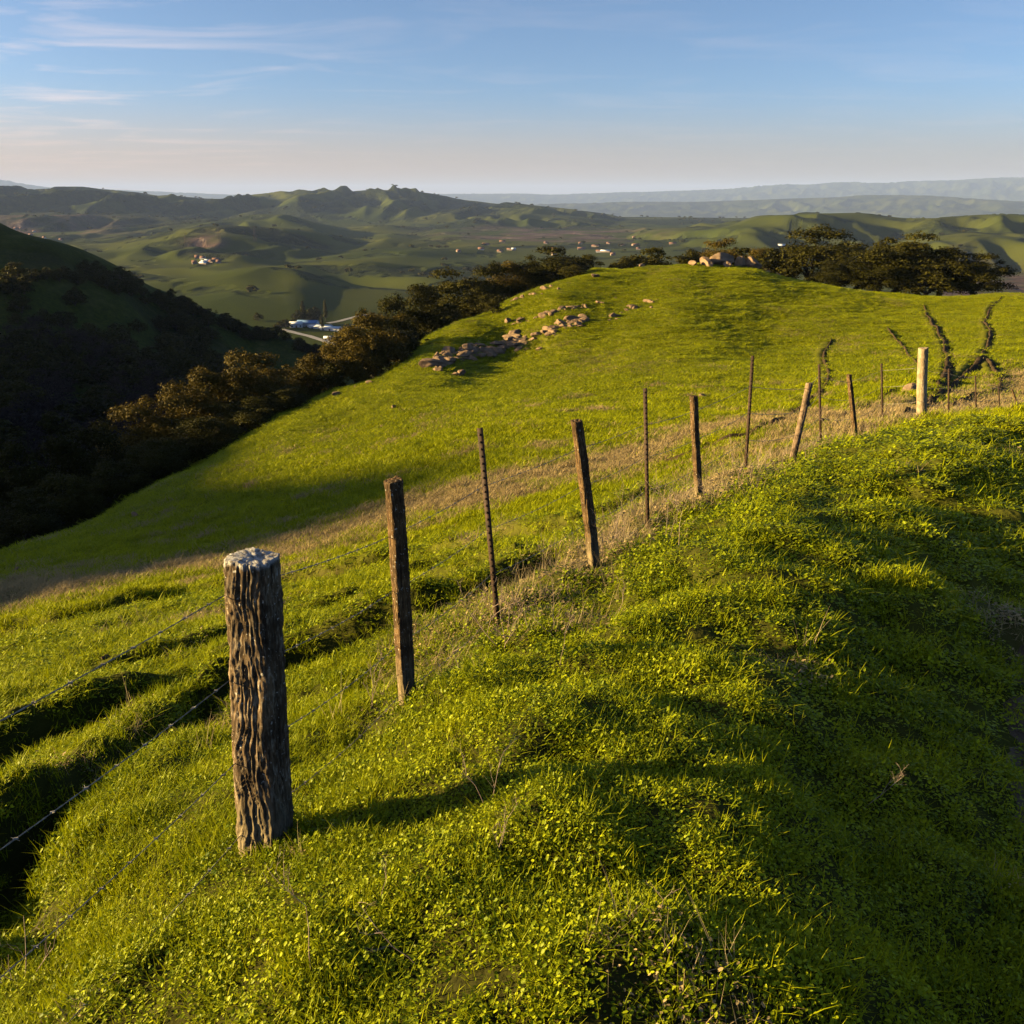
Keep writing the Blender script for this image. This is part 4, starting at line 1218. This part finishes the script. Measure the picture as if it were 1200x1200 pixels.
# ------------------------------------------------------------------ dead weed stalks
M_TWIG = simple('dead_stalk', (.20, .13, .10), (.42, .32, .25), 30, .9, .2, .002)
def weed_mesh(seed, h=.3):
    rg = random.Random(seed); V, Fq = [], []
    def br(p, d, L, r, lev):
        q = [p]; dd = d.copy()
        for k in range(3):
            dd = (dd + Vector((rg.gauss(0, .12), rg.gauss(0, .12), rg.gauss(.03, .08)))).normalized(); q.append(q[-1] + dd * L / 3)
        tube(q, [r, r * .85, r * .7, r * .5], 4, V, Fq)
        if lev > 0:
            for k in range(rg.randint(2, 3)):
                f = rg.choice(q[1:]); nd = (dd + Vector((rg.gauss(0, .7), rg.gauss(0, .7), rg.uniform(-.1, .4)))).normalized()
                br(f, nd, L * rg.uniform(.4, .65), r * .6, lev - 1)
    for k in range(rg.randint(1, 3)):
        br(Vector((rg.uniform(-.01, .01), rg.uniform(-.01, .01), -.02)), Vector((rg.gauss(0, .3), rg.gauss(0, .3), 1)).normalized(), h * rg.uniform(.6, 1), .0022, 3)
    return quads_mesh('dead_weed', V, Fq, True, (M_TWIG,))
WM = [weed_mesh(k) for k in range(6)]
wd = random.Random(4)
spots = [(570, 950, .9, 'dead branching stalk in the middle of the leafy foreground bank'), (365, 1140, .9, 'dead branching weed below the thick post near the bottom edge'),
         (490, 1130, .8, 'dead curled weed right of the one below the thick post'), (715, 735, 1.0, 'pale dead weed with forked stems right of the second steel gap'),
         (780, 1080, .7, 'thin dead twig low in the leafy bank, right of centre'), (30, 1150, .9, 'dead reddish stalk in the grass at the bottom left corner'),
         (585, 1000, .6, 'tiny dead twig in front of the branching stalk'), (655, 780, .9, 'dead weed tangle between the leafy bank and the third post'),
         (1010, 950, .7, 'thin dead stalk at the edge of the dark shade'), (440, 1060, .5, 'small dead twig in the bright grass below the second post')]
for i, (px, py, s, lab) in enumerate(spots):
    h = hit(px, py, None, 1, 60)
    o = link('dead_weed', WM[i % 6], None, (h[0], h[1], Hs(h[0], h[1]))); o.scale = (s * 1.0,) * 3; o.rotation_euler = (0, 0, wd.uniform(0, 6.28))
    tag(o, lab, 'dead weed')
for k in range(60):
    i = wd.randint(1, 11); t = wd.random()
    p = FP[i] * (1 - t) + FP[i + 1] * t; p = p + np.array([wd.gauss(.15, .28), wd.gauss(0, .2)])
    o = link('dead_weed', WM[k % 6], None, (p[0], p[1], Hs(p[0], p[1]))); s = wd.uniform(.8, 1.6); o.scale = (s, s, s); o.rotation_euler = (0, 0, wd.uniform(0, 6.28))
    tag(o, 'pale dead branching weed standing among dry grass at the foot of the fence', 'dead weed', 'dead weeds along the fence')

# ------------------------------------------------------------------ ranch, houses and pylons in the valley
M_WHITE = simple('white_wall', (.50, .50, .50), (.66, .66, .66), 2, .8, .1, .01)
M_TAN = simple('tan_wall', (.16, .12, .105), (.26, .20, .17), 2, .8, .1, .01)
M_ROOFB = simple('blue_metal_roof', (.10, .18, .34), (.16, .26, .46), 2, .5, .1, .01)
M_ROOFG = simple('pale_metal_roof', (.50, .52, .56), (.66, .68, .72), 2, .5, .1, .01)
M_ROOFR = simple('brown_roof', (.13, .07, .05), (.22, .12, .09), 2, .8, .1, .01)
M_GLASS = simple('window_glass', (.02, .025, .03), (.04, .045, .05), 2, .15, 0, .01, spec=.6)
M_ROAD = simple('gravel_road', (.30, .27, .24), (.42, .38, .34), .2, .9, .2, .02, obj=False)
def boxq(V, Fq, x0, x1, y0, y1, z0, z1):
    i = len(V)
    for z in (z0, z1):
        for x, y in ((x0, y0), (x1, y0), (x1, y1), (x0, y1)): V.append((x, y, z))
    Fq.extend([(i, i + 3, i + 2, i + 1), (i + 4, i + 5, i + 6, i + 7)])
    for k in range(4): Fq.append((i + k, i + (k + 1) % 4, i + 4 + (k + 1) % 4, i + 4 + k))
def house(name, x, y, L, Wd, h, rf, wall, roof, rz, label, cat='house', group=None, detail=True):
    z = min(Hs(x + a, y + b) for a in (-L / 2, L / 2) for b in (-Wd / 2, Wd / 2)) - .2
    e = empty(name, (x, y, z), label, cat, group); e.rotation_euler = (0, 0, rz)
    V, Fq = [], []
    boxq(V, Fq, -L / 2, L / 2, -Wd / 2, Wd / 2, 0, h)
    i = len(V); V += [(-L / 2, -Wd / 2, h), (-L / 2, Wd / 2, h), (-L / 2, 0, h + rf), (L / 2, -Wd / 2, h), (L / 2, Wd / 2, h), (L / 2, 0, h + rf)]
    Fq += [(i, i + 1, i + 2, i + 2), (i + 3, i + 5, i + 4, i + 4)]
    Fq = [f for f in Fq]
    me = bpy.data.meshes.new(name); me.from_pydata(V, [], [tuple(dict.fromkeys(f)) for f in Fq]); me.materials.append(wall)
    link('wall', me, e)
    o = .5; t = .25
    V = []; Fq = []
    for sgn in (-1, 1):
        i = len(V)
        y1 = sgn * (Wd / 2 + o); z1 = h - rf * o / (Wd / 2)
        V += [(-L / 2 - o, 0, h + rf + .02), (L / 2 + o, 0, h + rf + .02), (L / 2 + o, y1, z1 + .02), (-L / 2 - o, y1, z1 + .02)]
        V += [(-L / 2 - o, 0, h + rf + t), (L / 2 + o, 0, h + rf + t), (L / 2 + o, y1, z1 + t), (-L / 2 - o, y1, z1 + t)]
        Fq += [(i, i + 1, i + 2, i + 3), (i + 4, i + 7, i + 6, i + 5), (i, i + 4, i + 5, i + 1), (i + 3, i + 2, i + 6, i + 7), (i, i + 3, i + 7, i + 4), (i + 1, i + 5, i + 6, i + 2)]
    me = quads_mesh('roof', V, Fq, False, (roof,)); link('roof', me, e)
    if detail:
        for k in range(3):
            V = []; Fq = []; cx = -L / 2 + L * (k + .5) / 3
            boxq(V, Fq, cx - .8, cx + .8, -Wd / 2 - .06, -Wd / 2 + .02, 1.0 if k != 1 else 0, 2.3)
            link('window' if k != 1 else 'door', quads_mesh('opening', V, Fq, False, (M_GLASS if k != 1 else M_ROOFR,)), e)
    return e
def ranch():
    for px, py, L, Wd, h, rf, wl, rf_m, rz, lab in [
        (347, 383, 12, 8, 4, 1.6, M_WHITE, M_ROOFG, .3, 'small white house at the left of the ranch in the valley'),
        (361, 382, 20, 11, 4.5, 2.2, M_WHITE, M_ROOFB, -.1, 'white ranch building with a dark blue roof in the valley'),
        (376, 385, 22, 8, 3.4, 1.2, M_WHITE, M_ROOFG, -.15, 'long low white shed in the middle of the ranch'),
        (388, 387, 20, 8, 3, 1.2, M_WHITE, M_ROOFG, -.2, 'long pale-roofed shed at the right of the ranch'),
        (386, 399, 9, 6, 3, 1.2, M_WHITE, M_ROOFG, .1, 'small pale shed apart below the ranch beside the road')]:
        h_ = hit(px, py, None, 450, 2500)
        house('ranch_house', h_[0], h_[1], L, Wd, h, rf, wl, rf_m, rz, lab, 'ranch house', 'buildings of the valley ranch')
    i = 0
    for px, py, hp, wp, k in [(356, 378, 24, 15, 'tall0'), (349, 379, 16, 14, 'far0'), (365, 378, 18, 14, 'far1'), (371, 378, 20, 12, 'far2'),
                              (382, 377, 24, 10, 'tall1'), (378, 387, 18, 9, 'tall0'), (335, 385, 12, 12, 'far1'), (328, 386, 10, 12, 'far2'), (303, 376, 10, 10, 'far0')]:
        h_ = hit(px, py, None, 450, 2500); D = h_[1]
        lab = ['tallest pointed tree of the ranch clump', 'round tree at the left end of the ranch clump', 'round tree in the middle of the ranch clump', 'round tree at the right of the ranch clump',
               'tall narrow tree standing apart right of the ranch clump', 'narrow dark tree right beside the ranch buildings', 'round tree left of the white ranch house', 'low round tree at the edge of the ranch trees', 'lone small tree in the pasture left of the ranch'][i]; i += 1
        tree(k, h_[0], D, hp / 1000 * D * 1.0, wp / 1000 * D * 1.3, lab, 'trees around the valley ranch', z=h_[2])
    rg = random.Random(12)
    # town specks
    for k in range(64):
        if k % 3 == 2: continue
        if k < 34: px = rg.gauss(665, 70); py = rg.uniform(278, 300)
        elif k < 50: px = rg.gauss(30, 22); py = rg.uniform(263, 282)
        else: px = rg.gauss(238, 14); py = rg.uniform(302, 312)
        h_ = hit(px, py, None, 900, 7000)
        if h_ is None or h_[1] > 6000: continue
        big = rg.random() < .25
        grp = 'houses of the valley town' if k < 34 else 'houses below the dark left ridge' if k < 50 else 'houses of the farm hamlet'
        lab = 'small pale building in the hazy valley town' if k < 34 else 'small pale building under the dark wooded ridge at left' if k < 50 else 'small building in the hamlet among the green hills'
        house('house', h_[0], h_[1], rg.uniform(14, 24) if big else rg.uniform(7, 11), rg.uniform(6, 10), rg.uniform(2.6, 4), rg.uniform(2, 4), rg.choice([M_TAN] * 9 + [M_WHITE]), rg.choice([M_ROOFR] * 7 + [M_ROOFG]), rg.uniform(-.6, .6), lab, 'house', grp, False)
    # roads of the ranch
    for nm, line, w in [('road', [(330, 386), (345, 390), (362, 394), (378, 399), (392, 404), (400, 407)], 7), ('road', [(384, 379), (400, 376), (415, 372), (432, 368)], 6)]:
        ps = [hit(a, b, None, 450, 2500) for a, b in line]; ps = np.array([p[:2] for p in ps if p is not None])
        t = np.linspace(0, len(ps) - 1, 80); cx = np.interp(t, range(len(ps)), ps[:, 0]); cy = np.interp(t, range(len(ps)), ps[:, 1])
        dx = np.gradient(cx); dy = np.gradient(cy); Ln = np.hypot(dx, dy) + 1e-9
        v = np.linspace(-1, 1, 4) * w / 2
        X = cx[:, None] + (dy / Ln)[:, None] * v; Y = cy[:, None] - (dx / Ln)[:, None] * v
        Z = H(X.ravel(), Y.ravel()).reshape(X.shape) + .35
        me = grid_mesh('road', X, Y, Z); me.materials.append(M_ROAD)
        tag(link('road', me), kind='structure')
    # pylons
    V, Fq = [], []
    hh = 26
    for sx, sy in ((-1, -1), (-1, 1), (1, 1), (1, -1)):
        tube([(sx * 3.4, sy * 3.4, -1), (sx * 1.0, sy * 1.0, hh * .6), (sx * .5, sy * .5, hh)], [.13, .10, .08], 4, V, Fq)
    for k in range(9):
        z0 = hh * k / 9.5; z1 = hh * (k + 1) / 9.5; a = 3.4 - 2.8 * z0 / hh; b = 3.4 - 2.8 * z1 / hh
        for (p, q) in (((-a, -a), (b, -b)), ((a, -a), (b, b)), ((a, a), (-b, b)), ((-a, a), (-b, -b))):
            tube([(p[0], p[1], z0), (q[0], q[1], z1)], [.1, .1], 3, V, Fq)
    for z in (hh * .66, hh * .8, hh * .94): tube([(-7, 0, z), (0, 0, z + .8), (7, 0, z)], [.1, .2, .1], 4, V, Fq)
    pm = quads_mesh('pylon', V, Fq, False, (M_STEEL,))
    for px, py, lab in [(218, 288, 'grey lattice pylon, leftmost on the green hills'), (257, 280, 'grey lattice pylon, middle one on the green hills'), (299, 282, 'grey lattice pylon, rightmost on the green hills')]:
        h_ = hit(px, py, None, 900, 7000)
        tag(link('pylon', pm, None, h_), lab, 'pylon', 'pylons crossing the green hills').rotation_euler = (0, 0, .5)
ranch()

# ------------------------------------------------------------------ haze
def haze():
    V, Fq = [], []
    boxq(V, Fq, -60000, 60000, -60000, 60000, -760, 560)
    me = quads_mesh('haze', V, Fq)
    s = NT('haze_air'); s.t.nodes.clear(); out = s.n('ShaderNodeOutputMaterial')
    v = s.n('ShaderNodeVolumePrincipled'); v.inputs['Color'].default_value = (.40, .54, 1.0, 1)
    v.inputs['Density'].default_value = 3.1e-5; v.inputs['Anisotropy'].default_value = .0
    s.l(v.outputs[0], out.inputs['Volume'])
    me.materials.append(s.m)
    tag(link('haze', me), 'thin pale evening haze filling the valley', 'haze', kind='stuff')
haze()

# ------------------------------------------------------------------ sky, sun, camera
def world():
    w = bpy.data.worlds.new('World'); sc.world = w; w.use_nodes = True
    t = w.node_tree; N = t.nodes; N.clear(); L = t.links
    out = N.new('ShaderNodeOutputWorld'); bg = N.new('ShaderNodeBackground'); bg.inputs[1].default_value = .05
    sky = N.new('ShaderNodeTexSky'); sky.sky_type = 'NISHITA'; sky.sun_disc = False
    sky.sun_elevation = SUN_EL; sky.sun_rotation = SUN_AZ; sky.air_density = .65; sky.dust_density = 1.4; sky.ozone_density = 2.6
    sky.altitude = 300
    # thin cirrus, projected on a high layer
    tc = N.new('ShaderNodeTexCoord'); sep = N.new('ShaderNodeSeparateXYZ'); L.new(tc.outputs['Generated'], sep.inputs[0])
    def m(op, a, b=0., c=None):
        n = N.new('ShaderNodeMath'); n.operation = op
        for i, v in enumerate((a, b) if c is None else (a, b, c)):
            if hasattr(v, 'is_linked'): L.new(v, n.inputs[i])
            else: n.inputs[i].default_value = v
        return n.outputs[0]
    zc = m('ADD', m('MAXIMUM', sep.outputs[2], 0.0), .035)
    u = m('DIVIDE', sep.outputs[0], zc); v = m('DIVIDE', sep.outputs[1], zc)
    cb = N.new('ShaderNodeCombineXYZ'); L.new(u, cb.inputs[0]); L.new(v, cb.inputs[1])
    mp = N.new('ShaderNodeMapping'); mp.inputs['Rotation'].default_value = (0, 0, R(12)); mp.inputs['Scale'].default_value = (.75, 1.25, 1); L.new(cb.outputs[0], mp.inputs[0])
    nz = N.new('ShaderNodeTexNoise'); nz.inputs['Scale'].default_value = 1.0; nz.inputs['Detail'].default_value = 7; nz.inputs['Roughness'].default_value = .58; nz.inputs['Distortion'].default_value = .6
    L.new(mp.outputs[0], nz.inputs['Vector'])
    rp = N.new('ShaderNodeValToRGB'); rp.color_ramp.elements[0].position = .50; rp.color_ramp.elements[1].position = .80; L.new(nz.outputs[0], rp.inputs[0])
    az = m('ARCTAN2', sep.outputs[0], sep.outputs[1])
    left = N.new('ShaderNodeMapRange'); L.new(az, left.inputs[0]); left.inputs[1].default_value = -.10; left.inputs[2].default_value = -.42; left.inputs[3].default_value = .18; left.inputs[4].default_value = 1
    low = N.new('ShaderNodeMapRange'); L.new(sep.outputs[2], low.inputs[0]); low.inputs[1].default_value = .0; low.inputs[2].default_value = .03
    f = m('MULTIPLY', m('MULTIPLY', m('MULTIPLY', rp.outputs[0], left.outputs[0]), low.outputs[0]), .62)
    mx = N.new('ShaderNodeMix'); mx.data_type = 'RGBA'; L.new(f, mx.inputs[0]); L.new(sky.outputs[0], mx.inputs[6]); mx.inputs[7].default_value = (6.4, 5.1, 4.6, 1)
    band = N.new('ShaderNodeMapRange'); band.interpolation_type = 'SMOOTHERSTEP'; L.new(sep.outputs[2], band.inputs[0]); band.inputs[1].default_value = .12; band.inputs[2].default_value = -.01; band.inputs[3].default_value = 0; band.inputs[4].default_value = .78
    m2 = N.new('ShaderNodeMix'); m2.data_type = 'RGBA'; L.new(band.outputs[0], m2.inputs[0]); L.new(mx.outputs[2], m2.inputs[6]); 
    sd = N.new('ShaderNodeMapRange'); L.new(az, sd.inputs[0]); sd.inputs[1].default_value = .35; sd.inputs[2].default_value = -.55
    m3 = N.new('ShaderNodeMix'); m3.data_type = 'RGBA'; L.new(sd.outputs[0], m3.inputs[0]); m3.inputs[6].default_value = (2.8, 2.2, 1.85, 1); m3.inputs[7].default_value = (4.1, 2.55, 1.75, 1)
    L.new(m3.outputs[2], m2.inputs[7])
    L.new(m2.outputs[2], bg.inputs[0]); L.new(bg.outputs[0], out.inputs[0])
    return w
world()
S = Vector((math.sin(SUN_AZ) * math.cos(SUN_EL), math.cos(SUN_AZ) * math.cos(SUN_EL), math.sin(SUN_EL)))
sl = bpy.data.lights.new('sun', 'SUN'); sl.energy = 5.0; sl.angle = R(.6); sl.color = (1.0, .755, .33)
so = bpy.data.objects.new('sun', sl); COL.objects.link(so); so.rotation_euler = (-S).to_track_quat('-Z', 'Y').to_euler(); so.location = (-30, 0, 40)

cam = bpy.data.cameras.new('camera'); cam.lens = 36 * F; cam.sensor_width = 36; cam.clip_start = .05; cam.clip_end = 200000
co = bpy.data.objects.new('camera', cam); COL.objects.link(co); co.location = (0, 0, 0); co.rotation_euler = (math.pi / 2 - TH, 0, 0)
sc.camera = co

sc.view_settings.view_transform = 'Standard'; sc.view_settings.look = 'None'; sc.view_settings.exposure = 1.95; sc.view_settings.gamma = 1
sc.cycles.use_denoising = True
sc.cycles.max_bounces = 5; sc.cycles.diffuse_bounces = 0; sc.cycles.transmission_bounces = 3; sc.cycles.volume_bounces = 0
sc.cycles.transparent_max_bounces = 4
sc.cycles.sample_clamp_indirect = 4
